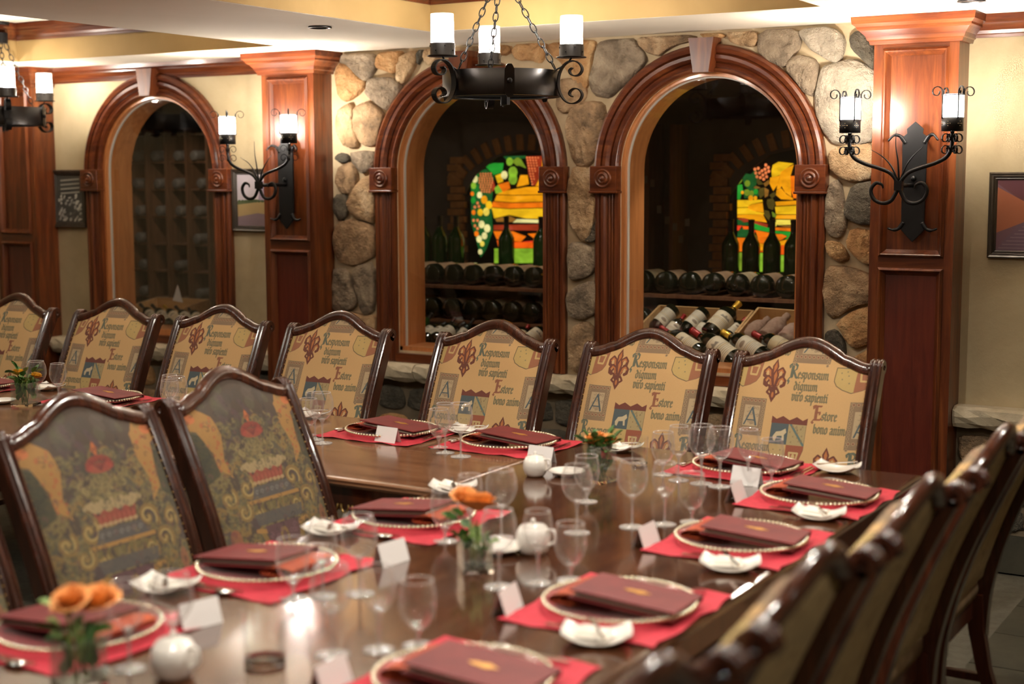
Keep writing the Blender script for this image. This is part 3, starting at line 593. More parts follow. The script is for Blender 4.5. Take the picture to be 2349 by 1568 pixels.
# ---------------------------------------------------------------- chandeliers
def chandelier(loc, label, ang, hubz=.45, top=None):
    t = thing('chandelier', label, 'chandelier', loc, 0, 'black iron ring chandeliers'); R_ = .243; Hb = .05
    mb = MB(); prof = [(R_, -Hb), (R_, Hb), (R_-.006, Hb), (R_-.006, -Hb), (R_, -Hb)]; mb.lathe(prof, 64); mb.obj('ring', 'ironlit', t)
    MB().lathe([(R_+.0015, -Hb), (R_+.0015, -Hb-.004), (R_-.05, -Hb-.004), (R_-.05, -Hb), (R_+.0015, -Hb)], 64, smooth=False).obj('ring_flange', 'iron', t)
    ux, uy = Vector(R0), Vector((-R0[1], R0[0], 0))
    for a in ang:
        a = math.radians(a); d = ux*math.cos(a)+uy*math.sin(a); side = Vector((0, 0, 1)).cross(d)
        P = lambda r, z: d*r+Vector((0, 0, z))
        C = [(1268, 190), (1271, 172), (1280, 155), (1292, 146), (1305, 145), (1317, 152), (1322, 164), (1316, 175), (1305, 178), (1296, 173), (1294, 165), (1300, 160)]
        C = [(R_+.004+(x-1268)*.0019, (192-y)*.0018) for x, y in C]
        path = smooth_path([(r, -z, 0) for r, z in C[::-1]]+[(r, z, 0) for r, z in C[1:]], 3)
        MB().band([P(q.x, q.y) for q in path], side, .030, .0045).obj('scroll_arm', 'iron', t)
        MB().tube(smooth_path([P(R_-.006, .052), P(R_+.02, .064), P(.292, .084), P(.304, .098)], 5), .0035, 6).obj('arm_brace', 'iron', t)
        c = Matrix.Translation(d*.304+Vector((0, 0, .098)))
        cup = MB().lathe([(0, 0), (.060, 0), (.062, .003), (.050, .006), (.050, .052), (.047, .052), (.047, .008)], 28, c).obj('lamp_cup', 'ironlit', t)
        mb = MB()
        for k in range(8): b = 2*PI*k/8; mb.ball(d*.304+Vector((.050*math.cos(b), .050*math.sin(b), .098+(.040 if k % 2 else .022))), .0035, 6, 4)
        mb.obj('rivet', 'ironlit', cup, kind='stuff')
        MB().lathe([(.046, .012), (.046, .165), (.0435, .167), (.0435, .012)], 32, c).obj('lamp_glass', 'shade1', t)
        MB().lathe([(0, .03), (.010, .034), (.017, .060), (.018, .085), (.010, .115), (0, .128)], 16, c).obj('bulb', 'bulb1', t)
    for a in (ang[1]+70+60-10, ang[0]+50, ang[2]+60):
        pass
    for a in (ang[0]+62, ang[2]+62, ang[1]+58):
        a = math.radians(a); d = ux*math.cos(a)+uy*math.sin(a); side = Vector((0, 0, 1)).cross(d)
        mb = MB(); q = [(-.020, -.045), (-.014, -.058), (-.008, -.066), (.008, -.066), (.014, -.058), (.020, -.045), (.020, .045), (.014, .058), (.008, .066), (-.008, .066), (-.014, .058), (-.020, .045)]
        vs = [d*(R_+.001)+side*x+Vector((0, 0, z)) for x, z in q]+[d*(R_+.006)+side*x+Vector((0, 0, z)) for x, z in q]; n = len(q)
        mb.add(vs, [tuple(range(n))[::-1], tuple(range(n, 2*n))]+[(i, (i+1) % n, n+(i+1) % n, n+i) for i in range(n)]); pl = mb.obj('clamp_plate', 'ironlit', t)
        MB().ball(d*(R_+.009), .011, 8, 6, (1, 1, 1)).obj('bolt', 'iron', pl)
    def chain(p0, p1, name='chain'):
        p0 = Vector(p0); p1 = Vector(p1); L = (p1-p0).length; n = max(2, int(L/.034)); mb = MB(); dz = (p1-p0).normalized(); x = dz.orthogonal().normalized(); y = dz.cross(x)
        for k in range(n):
            c = p0+(p1-p0)*((k+.5)/n); sx = x if k % 2 else y
            mb.tube([c+dz*(.0225*math.cos(2*PI*j/12))+sx*(.011*math.sin(2*PI*j/12)) for j in range(12)], .0026, 5, closed=True)
        return mb.obj(name, 'iron', t)
    for a in ang:
        a = math.radians(a+(3)); d = ux*math.cos(a)+uy*math.sin(a); chain(d*(R_-.012)+Vector((0, 0, .055)), d*.045+Vector((0, 0, hubz-.03)))
    MB().lathe([(0, hubz-.03), (.050, hubz-.03), (.050, hubz+.03), (0, hubz+.03)], 24, smooth=False).obj('hub', 'iron', t)
    MB().tube([(0, 0, -.048), (0, 0, -.088), (.010, 0, -.094), (.014, 0, -.084)], .003, 6).obj('hook', 'iron', t)
    MB().box((.01, -.012, -.085), (.034, .012, -.046)).obj('junction_box', 'iron', t)
    MB().band([Vector(R0)*-(R_-.004)+Vector((0, 0, -.045)), Vector(R0)*(R_-.004)+Vector((0, 0, -.045))], (0, 0, 1), .012, .006).obj('cross_bar', 'iron', t)
    zt = (top or 2.65)-loc[2]
    if zt-hubz > .08:
        chain((0, 0, hubz+.03), (0, 0, zt-.012), 'top_chain')
    MB().lathe([(0, zt-.02), (.06, zt-.018), (.062, zt), (0, zt)], 24).obj('canopy', 'iron', t)
    return t
c1 = atD(1150, 193, 6.0); c2 = atD(5, 267, 8.5)
for cc, nm, an in ((c1, 'iron ring chandelier hanging in front of the middle arched window', (100, 220, 340)), (c2, 'iron ring chandelier hanging at the far left end of the room', (55, 175, 295))):
    chandelier((cc[0], cc[1], cc[2]), nm, an, .45 if cc is c2 else .42, 2.65)

# ---------------------------------------------------------------- wall lamps
def sconce(x, label):
    t = thing('wall_lamp', label, 'wall lamp', (x, -PP, 0), 0, 'double candle iron wall lamps'); zc = 1.706; yk = -.25
    pts = [(-.050, 1.50), (-.036, 1.485), (0, 1.448), (.036, 1.485), (.050, 1.50), (.054, 1.90), (.034, 1.915), (.036, 1.935), (0, 1.966), (-.036, 1.935), (-.034, 1.915), (-.054, 1.90)]
    pts = [(a, b+.012) for a, b in pts]
    bevel(MB().prism(pts, 'Y', -.026, -.018).obj('backplate', 'iron', t), .002)
    MB().prism([(-.04, 1.55), (.04, 1.55), (.04, 1.86), (-.04, 1.86)], 'Y', -.018, 0).obj('wall_spacer', 'iron', t)
    for s in (-1, 1):
        MB().tube(smooth_path([(s*.040, -.022, 1.885), (s*.062, -.026, 1.915), (s*.085, -.045, 1.920), (s*.108, -.055, 1.895)], 5), [.010]*5+[.008]*5+[.005]*5+[.002], 6).obj('plate_horn', 'iron', t)
        MB().tube(smooth_path([(s*.040, -.022, 1.545), (s*.060, -.026, 1.518), (s*.085, -.030, 1.512), (s*.108, -.032, 1.520)], 5), [.010]*5+[.008]*5+[.005]*5+[.002], 6).obj('plate_horn', 'iron', t)
    MB().tube([(0, -.02, zc), (0, yk, zc)], .010, 8).obj('stem', 'iron', t)
    mb = MB(); mb.ball((0, -.03, 1.735), .013); mb.obj('stud', 'iron', t)
    MB().box((-.016, yk-.016, zc-.020), (.016, yk+.016, zc+.020)).obj('knot', 'iron', t)
    for s in (-1, 1):
        MB().tube(smooth_path([(0, yk, zc), (s*.012, yk, zc+.024), (s*.040, yk, zc+.054), (s*.090, yk, zc+.074), (s*.148, yk, zc+.092), (s*.195, yk, zc+.118), (s*.214, yk, zc+.160), (s*.215, yk, zc+.225)], 5), .0085, 8).obj('lamp_arm', 'iron', t)
        MB().tube(smooth_path([(s*.004, yk, zc-.015), (s*.030, yk, zc-.062), (s*.068, yk, zc-.074), (s*.105, yk, zc-.056), (s*.118, yk, zc-.018), (s*.098, yk, zc+.010), (s*.072, yk, zc+.004), (s*.066, yk, zc-.012)], 5), [.0085]*26+[.008, .007, .007, .006, .006, .005, .005, .004, .004, .003], 8).obj('lower_scroll', 'iron', t)
        c = Vector((s*.215, yk, zc+.222)); mt = Matrix.Translation(c)
        cup = MB().lathe([(0, 0), (.044, 0), (.044, .056), (.041, .056), (.041, .004)], 28, mt).obj('lamp_cup', 'iron', t)
        mb = MB()
        for dx, dz in ((0, 0), (.009, 0), (-.009, 0), (0, .009), (0, -.009)):
            for b in (-100, -35, 145, 215): a = math.radians(b)+dx/.044; mb.ball(c+Vector((.0442*math.cos(a), .0442*math.sin(a), .030+dz)), .0022, 6, 4)
        mb.obj('cup_piercing', 'bead', cup, kind='stuff')
        MB().lathe([(.043, .056), (.043, .148), (.041, .149), (.041, .056)], 32, mt).obj('lamp_glass', 'shade2', t)
        MB().lathe([(0, .040), (.012, .044), (.018, .070), (.014, .105), (0, .130)], 16, mt).obj('bulb', 'bulb2', t)
        cage = MB()
        for k in range(4): a = math.radians(40+90*k); cage.tube([c+Vector((.046*math.cos(a), .046*math.sin(a), z)) for z in (.05, .165)], .0034, 5)
        cage.tube([c+Vector((.046*math.cos(2*PI*k/24), .046*math.sin(2*PI*k/24), .146)) for k in range(24)], .0025, 5, closed=True); cage.obj('cage', 'iron', t)
        for k in range(4):
            a = math.radians(40+90*k); d = Vector((math.cos(a), math.sin(a), 0)); sd = Vector((-d.y, d.x, 0))
            sp = [(.026*math.cos(th)*(1-q*.6), .026*math.sin(th)*(1-q*.6)) for q, th in [(j/14, math.radians(200-400*j/14)) for j in range(15)]]
            MB().band([c+d*(.072+u)+Vector((0, 0, .158+v)) for u, v in sp], sd, .007, .0032).obj('top_curl', 'iron', t)
            for zz in (-.030, -.078):
                MB().band([c+d*(.030+u*.8)+Vector((0, 0, zz+v*.9)) for u, v in sp], sd, .009, .0034).obj('under_curl', 'iron', t)
    for pts, r in (([(-.006, yk, zc+.02), (-.030, yk, zc+.075), (-.068, yk, zc+.118), (-.118, yk-.01, zc+.150)], .0055), ([(0, yk, zc+.02), (-.003, yk-.01, zc+.10), (-.014, yk-.01, zc+.165), (-.012, yk-.015, zc+.235)], .005), ([(.006, yk, zc+.02), (.028, yk, zc+.08), (.060, yk, zc+.125), (.100, yk-.01, zc+.160)], .0055)):
        q = smooth_path(pts, 5); MB().tube(q, [r*(1-.8*i/(len(q)-1)) for i in range(len(q))], 6).obj('tendril', 'iron', t)
sconce(PX[2]+PW/2+.012, 'black iron two-candle wall lamp lit on the right-hand panelled pilaster')
sconce(PX[1]+PW/2-.005, 'black iron two-candle wall lamp lit on the pilaster left of the stone wall')

# ---------------------------------------------------------------- painted prints made in memory
class Canvas:
    def __init__(s, w, h, col): s.w, s.h = w, h; s.a = np.ones((h, w, 3), np.float32)*np.array(col, np.float32)
    def blend(s, x0, y0, m, col, al=1.):
        h, w = m.shape; s.a[y0:y0+h, x0:x0+w] += (np.array(col, np.float32)-s.a[y0:y0+h, x0:x0+w])*(m*al)[..., None]
    def win(s, x0, y0, x1, y1):
        x0, y0 = max(0, int(x0)), max(0, int(y0)); x1, y1 = min(s.w, int(x1)+1), min(s.h, int(y1)+1)
        if x1 <= x0 or y1 <= y0: return None
        X, Y = np.meshgrid(np.arange(x0, x1)+.5, np.arange(y0, y1)+.5); return x0, y0, X, Y
    def poly(s, P, col, al=1., soft=.8):
        P = np.array(P, float); q = s.win(P[:, 0].min()-2, P[:, 1].min()-2, P[:, 0].max()+2, P[:, 1].max()+2)
        if q is None: return
        x0, y0, X, Y = q; ins = np.zeros(X.shape, bool); d = np.full(X.shape, 1e9)
        for i in range(len(P)):
            a, b = P[i-1], P[i]
            if a[1] != b[1]: c = ((a[1] > Y) != (b[1] > Y)) & (X < (b[0]-a[0])*(Y-a[1])/(b[1]-a[1])+a[0]); ins ^= c
            L = (b-a) @ (b-a)+1e-9; t = np.clip(((X-a[0])*(b[0]-a[0])+(Y-a[1])*(b[1]-a[1]))/L, 0, 1); d = np.minimum(d, np.hypot(X-a[0]-t*(b[0]-a[0]), Y-a[1]-t*(b[1]-a[1])))
        m = np.clip(np.where(ins, d, -d)/soft+.5, 0, 1); s.blend(x0, y0, m, col, al)
    def ell(s, cx, cy, rx, ry, col, al=1., rot=0.):
        r = max(rx, ry)+2; q = s.win(cx-r, cy-r, cx+r, cy+r)
        if q is None: return
        x0, y0, X, Y = q; c, sn = math.cos(rot), math.sin(rot); u = ((X-cx)*c+(Y-cy)*sn)/rx; v = (-(X-cx)*sn+(Y-cy)*c)/ry
        m = np.clip((1-np.hypot(u, v))*min(rx, ry)+.5, 0, 1); s.blend(x0, y0, m, col, al)
    def stroke(s, P, r, col, al=1., nib=None):
        P = np.array(P, float); pad = r+2; q = s.win(P[:, 0].min()-pad, P[:, 1].min()-pad, P[:, 0].max()+pad, P[:, 1].max()+pad)
        if q is None: return
        x0, y0, X, Y = q; d = np.full(X.shape, 1e9)
        if nib: th, k = nib; c, sn = math.cos(th), math.sin(th); T = lambda x, y: (x*c+y*sn, (-x*sn+y*c)*k)
        else: T = lambda x, y: (x, y)
        U, V = T(X, Y)
        for i in range(len(P)-1):
            a = T(*P[i]); b = T(*P[i+1]); L = (b[0]-a[0])**2+(b[1]-a[1])**2+1e-9
            t = np.clip(((U-a[0])*(b[0]-a[0])+(V-a[1])*(b[1]-a[1]))/L, 0, 1); d = np.minimum(d, np.hypot(U-a[0]-t*(b[0]-a[0]), V-a[1]-t*(b[1]-a[1])))
        s.blend(x0, y0, np.clip(r-d+.5, 0, 1), col, al)
GL = {  # black-letter minuscules as pen strokes; x-height 1, y up, (advance, strokes)
 'i': (.42, [[(.1, .95), (.2, .85), (.2, .15), (.32, .05)], [(.22, 1.3), (.27, 1.25)]]), 'n': (.8, [[(.08, .95), (.18, .85), (.18, .1), (.28, .03)], [(.18, .8), (.45, .97), (.58, .85), (.58, .15), (.7, .05)]]),
 'm': (1.15, [[(.08, .95), (.18, .85), (.18, .08)], [(.18, .8), (.42, .97), (.54, .85), (.54, .08)], [(.54, .8), (.78, .97), (.9, .85), (.9, .15), (1.02, .05)]]), 'u': (.8, [[(.08, .95), (.18, .85), (.18, .15), (.32, .03), (.56, .2)], [(.48, .95), (.58, .85), (.58, .15), (.7, .05)]]),
 'r': (.58, [[(.08, .95), (.18, .85), (.18, .1), (.28, .03)], [(.2, .75), (.42, .97), (.52, .85)]]), 's': (.58, [[(.5, .85), (.38, .97), (.15, .8), (.15, .62), (.48, .4), (.48, .2), (.3, .03), (.1, .15)]]),
 'p': (.78, [[(.08, .95), (.18, .85), (.18, -.5)], [(.18, .78), (.42, .97), (.58, .82), (.58, .2), (.4, .04), (.2, .15)]]), 'o': (.74, [[(.35, .97), (.14, .8), (.14, .2), (.36, .03), (.58, .2), (.58, .8), (.36, .97)]]),
 'e': (.62, [[(.18, .5), (.48, .68), (.44, .85), (.32, .97), (.14, .8), (.14, .2), (.3, .03), (.5, .15)]]), 'a': (.76, [[(.14, .85), (.32, .97), (.54, .82), (.54, .15), (.66, .04)], [(.54, .55), (.26, .5), (.14, .38), (.14, .15), (.28, .03), (.52, .2)]]),
 'v': (.74, [[(.08, 1.0), (.18, .85), (.18, .2), (.34, .03), (.58, .22), (.58, .8), (.42, .97)]]), 't': (.5, [[(.22, 1.25), (.2, .15), (.32, .03), (.42, .1)], [(.05, .9), (.42, .9)]]), 'd': (.76, [[(.2, 1.35), (.56, .9), (.58, .2), (.36, .03), (.14, .2), (.14, .72), (.34, .9), (.54, .8)]]),
 'g': (.76, [[(.35, .97), (.14, .8), (.14, .25), (.34, .08), (.54, .22)], [(.36, .95), (.56, .88), (.56, -.2), (.36, -.45), (.12, -.32)]]), 'b': (.74, [[(.16, 1.4), (.16, .2), (.36, .03), (.58, .2), (.58, .75), (.38, .92), (.18, .8)]]), ' ': (.4, []),
 'R': (1.35, [[(.1, 1.75), (.3, 1.6), (.3, .1), (.15, 0)], [(.5, 1.55), (.5, .1)], [(.1, 1.7), (.7, 1.78), (1.05, 1.55), (1.0, 1.1), (.6, .9), (1.1, .12), (1.3, .05)], [(.1, 0), (-.1, -.3), (.1, -.45), (.05, -.7)], [(0, 1.3), (-.12, 1.6), (.1, 1.75)]]),
 'E': (1.25, [[(1.1, 1.7), (.15, 1.7), (.3, 1.5), (.3, .15), (.1, 0), (1.15, .05), (1.2, .25)], [(.5, 1.6), (.5, .1)], [(.3, .9), (.95, .95), (.95, .7)], [(.1, 0), (-.1, -.25), (.1, -.4)], [(0, 1.4), (-.1, 1.7), (.15, 1.75)]])}
def text(cv, s, x, y, h, col, slant=0., wscale=.82, capcol=None, al=.95):
    for ch in s:
        adv, st = GL[ch]; cc = capcol if (capcol is not None and ch.isupper()) else col
        for q in st: cv.stroke([(x+(px+slant*py)*h*wscale, y-py*h) for px, py in q], h*.15, cc, al, (math.radians(-48), 2.4))
        x += adv*h*wscale
    return x
def fabric_noise(cv, amt=.05):
    n = np.random.rand(cv.h, cv.w, 1).astype(np.float32)-.5; cv.a *= 1+n*amt*2; X = np.arange(cv.w)[None, :, None]; cv.a *= 1+.025*np.sin(X*2.1)
TAN = (.54, .335, .145)
def gothic():
    W, H, off = 560, 780, 90; cv = Canvas(W, H, TAN); S = W
    U = lambda u, v: (u*S, off+v*S)
    maroon, grey, blue, dk = (.14, .045, .028), (.20, .135, .075), (.075, .095, .10), (.12, .085, .05)
    def fleur(u, v, k=1.):
        x, y = U(u, v); c2, c3 = (.42, .15, .05), maroon
        for s_ in (-1, 1):
            cv.stroke([(x+s_*12*k, y-2*k), (x+s_*18*k, y-26*k), (x+s_*32*k, y-36*k), (x+s_*44*k, y-22*k), (x+s_*42*k, y-4*k), (x+s_*32*k, y+2*k)], 7*k, c3); cv.stroke([(x+s_*14*k, y-2*k), (x+s_*20*k, y-24*k), (x+s_*32*k, y-31*k), (x+s_*39*k, y-20*k)], 3*k, c2)
            cv.stroke([(x+s_*6*k, y+14*k), (x+s_*18*k, y+16*k), (x+s_*26*k, y+30*k), (x+s_*16*k, y+38*k)], 4.5*k, c3)
        cv.poly([(x, y-76*k), (x+15*k, y-44*k), (x+9*k, y-10*k), (x+6*k, y+8*k), (x-6*k, y+8*k), (x-9*k, y-10*k), (x-15*k, y-44*k)], c3); cv.poly([(x, y-62*k), (x+7*k, y-42*k), (x, y), (x-7*k, y-42*k)], c2)
        cv.poly([(x-18*k, y+6*k), (x+18*k, y+6*k), (x+18*k, y+15*k), (x-18*k, y+15*k)], c3); cv.poly([(x-9*k, y+15*k), (x+9*k, y+15*k), (x+15*k, y+46*k), (x, y+74*k), (x-15*k, y+46*k)], c3); cv.ell(x, y+40*k, 5*k, 12*k, c2)
    def box(u0, v0, u1, v1, letter=None):
        a, b = U(u0, v0), U(u1, v1); cv.poly([a, (b[0], a[1]), b, (a[0], b[1])], (.235, .155, .09)); w_, h_ = b[0]-a[0], b[1]-a[1]
        for k in range(int(h_/16)+1):
            for x_ in (a[0]+9, b[0]-9): cv.ell(x_, a[1]+8+k*16, 6, 6, (.34, .24, .13)); cv.ell(x_, a[1]+8+k*16, 3, 3, (.18, .11, .07))
        for k in range(int(w_/18)):
            for y_ in (a[1]+11, b[1]-26): cv.ell(a[0]+14+k*18, y_, 7, 7, (.34, .22, .12)); cv.ell(a[0]+14+k*18, y_, 3.5, 3.5, (.2, .08, .05))
        c, d = (a[0]+w_*.2, a[1]+h_*.2), (a[0]+w_*.8, a[1]+h_*.76); cv.poly([c, (d[0], c[1]), d, (c[0], d[1])], (.42, .31, .18))
        rr = random.Random(3)
        for k in range(14): x_, y_ = rr.uniform(c[0]+5, d[0]-5), rr.uniform(c[1]+5, d[1]-5); cv.stroke(spiral((x_, y_), 2, 8, rr.uniform(0, 6), rr.uniform(6, 12), 8), 1.1, (.25, .18, .11))
        if letter:
            m = (c[0]+d[0])/2; cv.stroke([(c[0]+8, d[1]-6), (m+2, c[1]+10), (d[0]-8, d[1]-6)], 4.2, blue, 1, (math.radians(-30), 1.8)); cv.stroke([(m-17, d[1]-26), (m+18, d[1]-26)], 2.6, blue)
    def shield(u0, v0, u1, v1, full=True):
        a, b = U(u0, v0), U(u1, v1); w_, h_ = b[0]-a[0], b[1]-a[1]; o = lambda x, y: (a[0]+x*w_, a[1]+y*h_)
        out = [o(0, .0), o(1, 0), o(1, .55), o(.92, .74), o(.75, .88), o(.5, 1), o(.25, .88), o(.08, .74), o(0, .55)]
        cv.poly(out, (.46, .32, .12)); cv.stroke(out+[out[0]], 1.6, dk)
        if full:
            cv.poly([o(0, .0), o(.5, 0), o(.5, .46), o(0, .46)], blue); cv.poly([o(.5, .46), o(1, .46), o(1, .55), o(.92, .74), o(.75, .88), o(.5, 1)], (.28, .085, .045)); cv.poly([o(.5, 0), o(1, 0), o(1, .46), o(.5, .46)], (.36, .27, .13))
            cv.stroke([o(.55, .02), o(.98, .44)], 4.5, (.10, .15, .14)); cv.stroke([o(.62, .62), o(.86, .62), o(.82, .8), o(.66, .8), o(.62, .62)], 4, (.5, .36, .16)); cv.ell(*o(.74, .70), 7, 12, (.5, .36, .16))
            L = [(.08, .30), (.16, .2), (.3, .18), (.42, .12), (.46, .2), (.40, .26), (.42, .38), (.36, .38), (.34, .28), (.2, .29), (.16, .40), (.10, .38)]; cv.poly([o(*p) for p in L], (.5, .40, .25))
            for x_, y_ in ((.15, .58), (.35, .58), (.25, .72), (.4, .80)): cv.ell(*o(x_, y_), 3, 3, (.22, .15, .07))
            rr = random.Random(4)
            for k in range(22): q = o(rr.uniform(.54, .96), rr.uniform(.03, .43)); cv.stroke(spiral(q, 1, 4, 0, 5, 6), .9, (.2, .14, .07))
            cv.poly([o(-.02, -.13), o(.12, -.07), o(.3, -.14), o(.5, -.06), o(.7, -.14), o(.88, -.07), o(1.02, -.13), o(1.02, .02), o(-.02, .02)], (.15, .045, .03))
        else:
            cv.poly([o(.55, 0), o(1, 0), o(1, .55), o(.92, .74), o(.75, .88), o(.55, .98)], (.30, .12, .06)); cv.stroke([o(.66, .18), o(.9, .18), o(.88, .5), o(.68, .5), o(.66, .18)], 4, (.5, .34, .14)); cv.poly([o(.1, .0), o(.7, 0), o(.5, -.06)], (.12, .15, .13))
            for x_, y_ in ((.15, .2), (.35, .3), (.2, .45), (.4, .6), (.3, .14)): cv.ell(*o(x_, y_), 3, 3, (.22, .18, .10))
    green = (.155, .135, .075)
    for dv in (0, 1.12):
        fleur(.285, .105+dv); fleur(.778, .735+dv); fleur(.30, -.95+dv)
        text(cv, 'R', *U(.405, .105+dv), 34, (.10, .115, .085)); text(cv, 'esponsum', *U(.405+.066, .105+dv), 27, green); text(cv, 'dignum', *U(.455, .195+dv), 27, green); text(cv, 'viro sapienti', *U(.452, .275+dv), 27, green, wscale=.74)
        text(cv, 'E', *U(.640, .405+dv), 34, (.24, .09, .05)); text(cv, 'store', *U(.640+.062, .405+dv), 27, green); text(cv, 'bono animo', *U(.655, .505+dv), 27, green, wscale=.76)
        text(cv, 'R', *U(.06, .67+dv), 34, (.10, .115, .085)); text(cv, 'esponsum', *U(.125, .67+dv), 27, green); text(cv, 'dignum', *U(.11, .755+dv), 27, green)
        text(cv, 'R', *U(.93, .74+dv), 34, (.10, .115, .085)); text(cv, 'dign', *U(.94, .82+dv), 27, green)
        box(.058, .275+dv, .265, .56+dv, 'A'); box(.90, .255+dv, 1.107, .61+dv, 'A'); shield(.335, .445+dv, .60, .80+dv); shield(.755, .01+dv, 1.03, .19+dv, False); shield(-.09, .0+dv, .175, .20+dv, False)
    box(.41, -.30, .695, -.012, 'A'); text(cv, 'animo', *U(.22, -.06), 27, green)
    fabric_noise(cv); return cv.a
def floral():
    W, H = 512, 680; cv = Canvas(W, H, (.070, .050, .036)); rr = random.Random(8)
    gold, gold2, red, purp, grey, ol = (.20, .125, .045), (.30, .16, .05), (.22, .045, .03), (.10, .05, .055), (.085, .075, .068), (.13, .10, .04)
    for k in range(330): x, y = rr.uniform(0, W), rr.uniform(0, H); cv.ell(x, y, rr.uniform(8, 30), rr.uniform(8, 30), rr.choice([(.07, .055, .045), (.095, .075, .06), (.085, .052, .055), (.09, .085, .05), (.06, .05, .04)]), .5, rr.uniform(0, 3))
    for k in range(330):
        x, y = rr.uniform(0, W), rr.uniform(120, H); r = rr.uniform(12, 34); a = rr.uniform(0, 6); cv.stroke(spiral((x, y), 2, r, a, a+rr.choice([-5.5, 5.5]), 12), rr.uniform(3, 5.5), rr.choice([ol, (.16, .12, .05), (.10, .09, .05), gold]), .75)
        for q in range(3): cv.ell(x+rr.uniform(-r, r), y+rr.uniform(-r, r), 4, 8, (.17, .13, .06), .7, rr.uniform(0, 3))
    for s_ in (-1, 1):
        m = lambda x: W/2+s_*x
        cv.poly([(m(235), 70), (m(190), 60), (m(150), 90), (m(140), 150), (m(165), 230), (m(150), 290), (m(200), 250), (m(212), 170), (m(225), 130), (m(256), 120)], gold2, .9)
        for k in range(20): q = rr.uniform(0, 1); cv.ell(m(185+rr.uniform(-28, 28)), 80+q*190, 5, 5, (.30, .09, .04), .7)
        cv.ell(m(232), 88, 24, 15, (.42, .13, .05), .9); cv.poly([(m(250), 130), (m(222), 140), (m(200), 200), (m(196), 270), (m(250), 300)], (.045, .045, .03), .8)
        for q, (x, y, r) in enumerate(((110, 330, 42), (150, 400, 36), (90, 420, 26), (196, 350, 34))): cv.stroke(spiral((m(x), y), 4, r, 0, s_*7, 16), 8, gold, .85); cv.stroke(spiral((m(x), y), 4, r*.8, 0, s_*7, 14), 3, (.33, .24, .09), .8)
        cv.stroke([(m(100), 470), (m(80), 520), (m(92), 570), (m(62), 600)], 10, gold, .9); cv.stroke([(m(118), 470), (m(76), 478)], 7, gold2, .9)
        cv.ell(m(180), 585, 52, 50, (.20, .045, .035), .9); cv.ell(m(180), 585, 34, 32, (.08, .075, .045), .9); cv.ell(m(180), 585, 18, 16, (.22, .08, .04), .9); cv.ell(m(150), 640, 34, 26, (.34, .10, .035), .9); cv.ell(m(210), 480, 20, 34, (.28, .08, .05), .5)
    for a in range(9): th = PI*a/8; cv.ell(W/2+40*math.cos(th), 160-24*math.sin(th), 13, 10, (.20, .045, .032), .95)
    cv.ell(W/2, 164, 46, 15, (.26, .055, .038), .8); [cv.stroke([(W/2, 172), (W/2+k*11, 140)], 2, (.13, .035, .03), .8) for k in range(-3, 4)]; cv.poly([(W/2-16, 112), (W/2, 84), (W/2+14, 110), (W/2, 124)], (.25, .075, .035), .9); cv.stroke([(W/2, 120), (W/2, 96)], 6, (.36, .11, .04))
    for a in range(46):
        x, y = W/2+rr.uniform(-95, 95), rr.uniform(188, 262); r = rr.uniform(8, 17); q = rr.uniform(0, 6); cv.stroke(spiral((x, y), 1, r, q, q+rr.choice([-4.5, 4.5]), 9), 3.4, rr.choice([(.17, .13, .06), (.13, .10, .045), (.21, .16, .07)]), .85)
    for k in range(11): cv.stroke([(W/2-70+k*14, 282), (W/2-92+k*18.5, 262-5*(k % 2)), (W/2-104+k*20.8, 268-8*(k % 2))], 6.5, (.29, .215, .11), .9)
    cv.poly([(W/2-80, 282), (W/2-60, 292), (W/2-40, 280), (W/2-20, 292), (W/2, 280), (W/2+20, 292), (W/2+40, 280), (W/2+60, 292), (W/2+80, 282), (W/2+66, 326), (W/2-66, 326)], (.22, .05, .035), .9)
    for k in range(8): cv.ell(W/2-62+k*18, 306, 4, 9, (.29, .085, .055), .6); cv.ell(W/2-68+k*19, 322, 9, 6, (.34, .24, .12), .8)
    cv.poly([(W/2-80, 332), (W/2+80, 332), (W/2+100, 372), (W/2-100, 372)], grey, .95)
    for k in range(7): cv.stroke(spiral((W/2-72+k*24, 352), 2, 9, 0, 6, 8), 2, (.17, .15, .13), .8)
    cv.poly([(W/2-118, 372), (W/2+120, 372), (W/2+120, 384), (W/2-118, 384)], gold2, .95)
    for k in range(8): cv.poly([(W/2-108+k*29, 388), (W/2-86+k*29, 388), (W/2-97+k*29, 418)], ol, .9)
    cv.poly([(W/2-115, 418), (W/2+115, 418), (W/2+105, 456), (W/2-105, 456)], grey, .9); cv.poly([(W/2-80, 462), (W/2+80, 462), (W/2+62, 574), (W/2, 596), (W/2-62, 574)], purp, .95); cv.ell(W/2, 510, 20, 34, gold, .9); cv.ell(W/2, 510, 10, 20, purp, .9)
    for k in range(24): cv.stroke(spiral((W/2+rr.uniform(-66, 66), rr.uniform(470, 570)), 2, 10, 0, 6, 8), 2, (.15, .08, .085), .8)
    cv.poly([(W/2-88, 590), (W/2+88, 590), (W/2+66, 650), (W/2-66, 650)], (.15, .115, .05), .95)
    for k in range(11): cv.stroke([(W/2-76+k*15, 594), (W/2-58+k*11.5, 646)], 3, gold, .8)
    for k in range(240):
        x, y = rr.uniform(0, W), rr.uniform(60, H); r = rr.uniform(6, 14); a = rr.uniform(0, 6); cv.stroke(spiral((x, y), 1, r, a, a+rr.choice([-5, 5]), 8), rr.uniform(1.2, 2.4), rr.choice([(.05, .04, .03), (.18, .13, .06), (.04, .03, .03), (.12, .06, .05)]), .6)
    fabric_noise(cv, .12); return cv.a
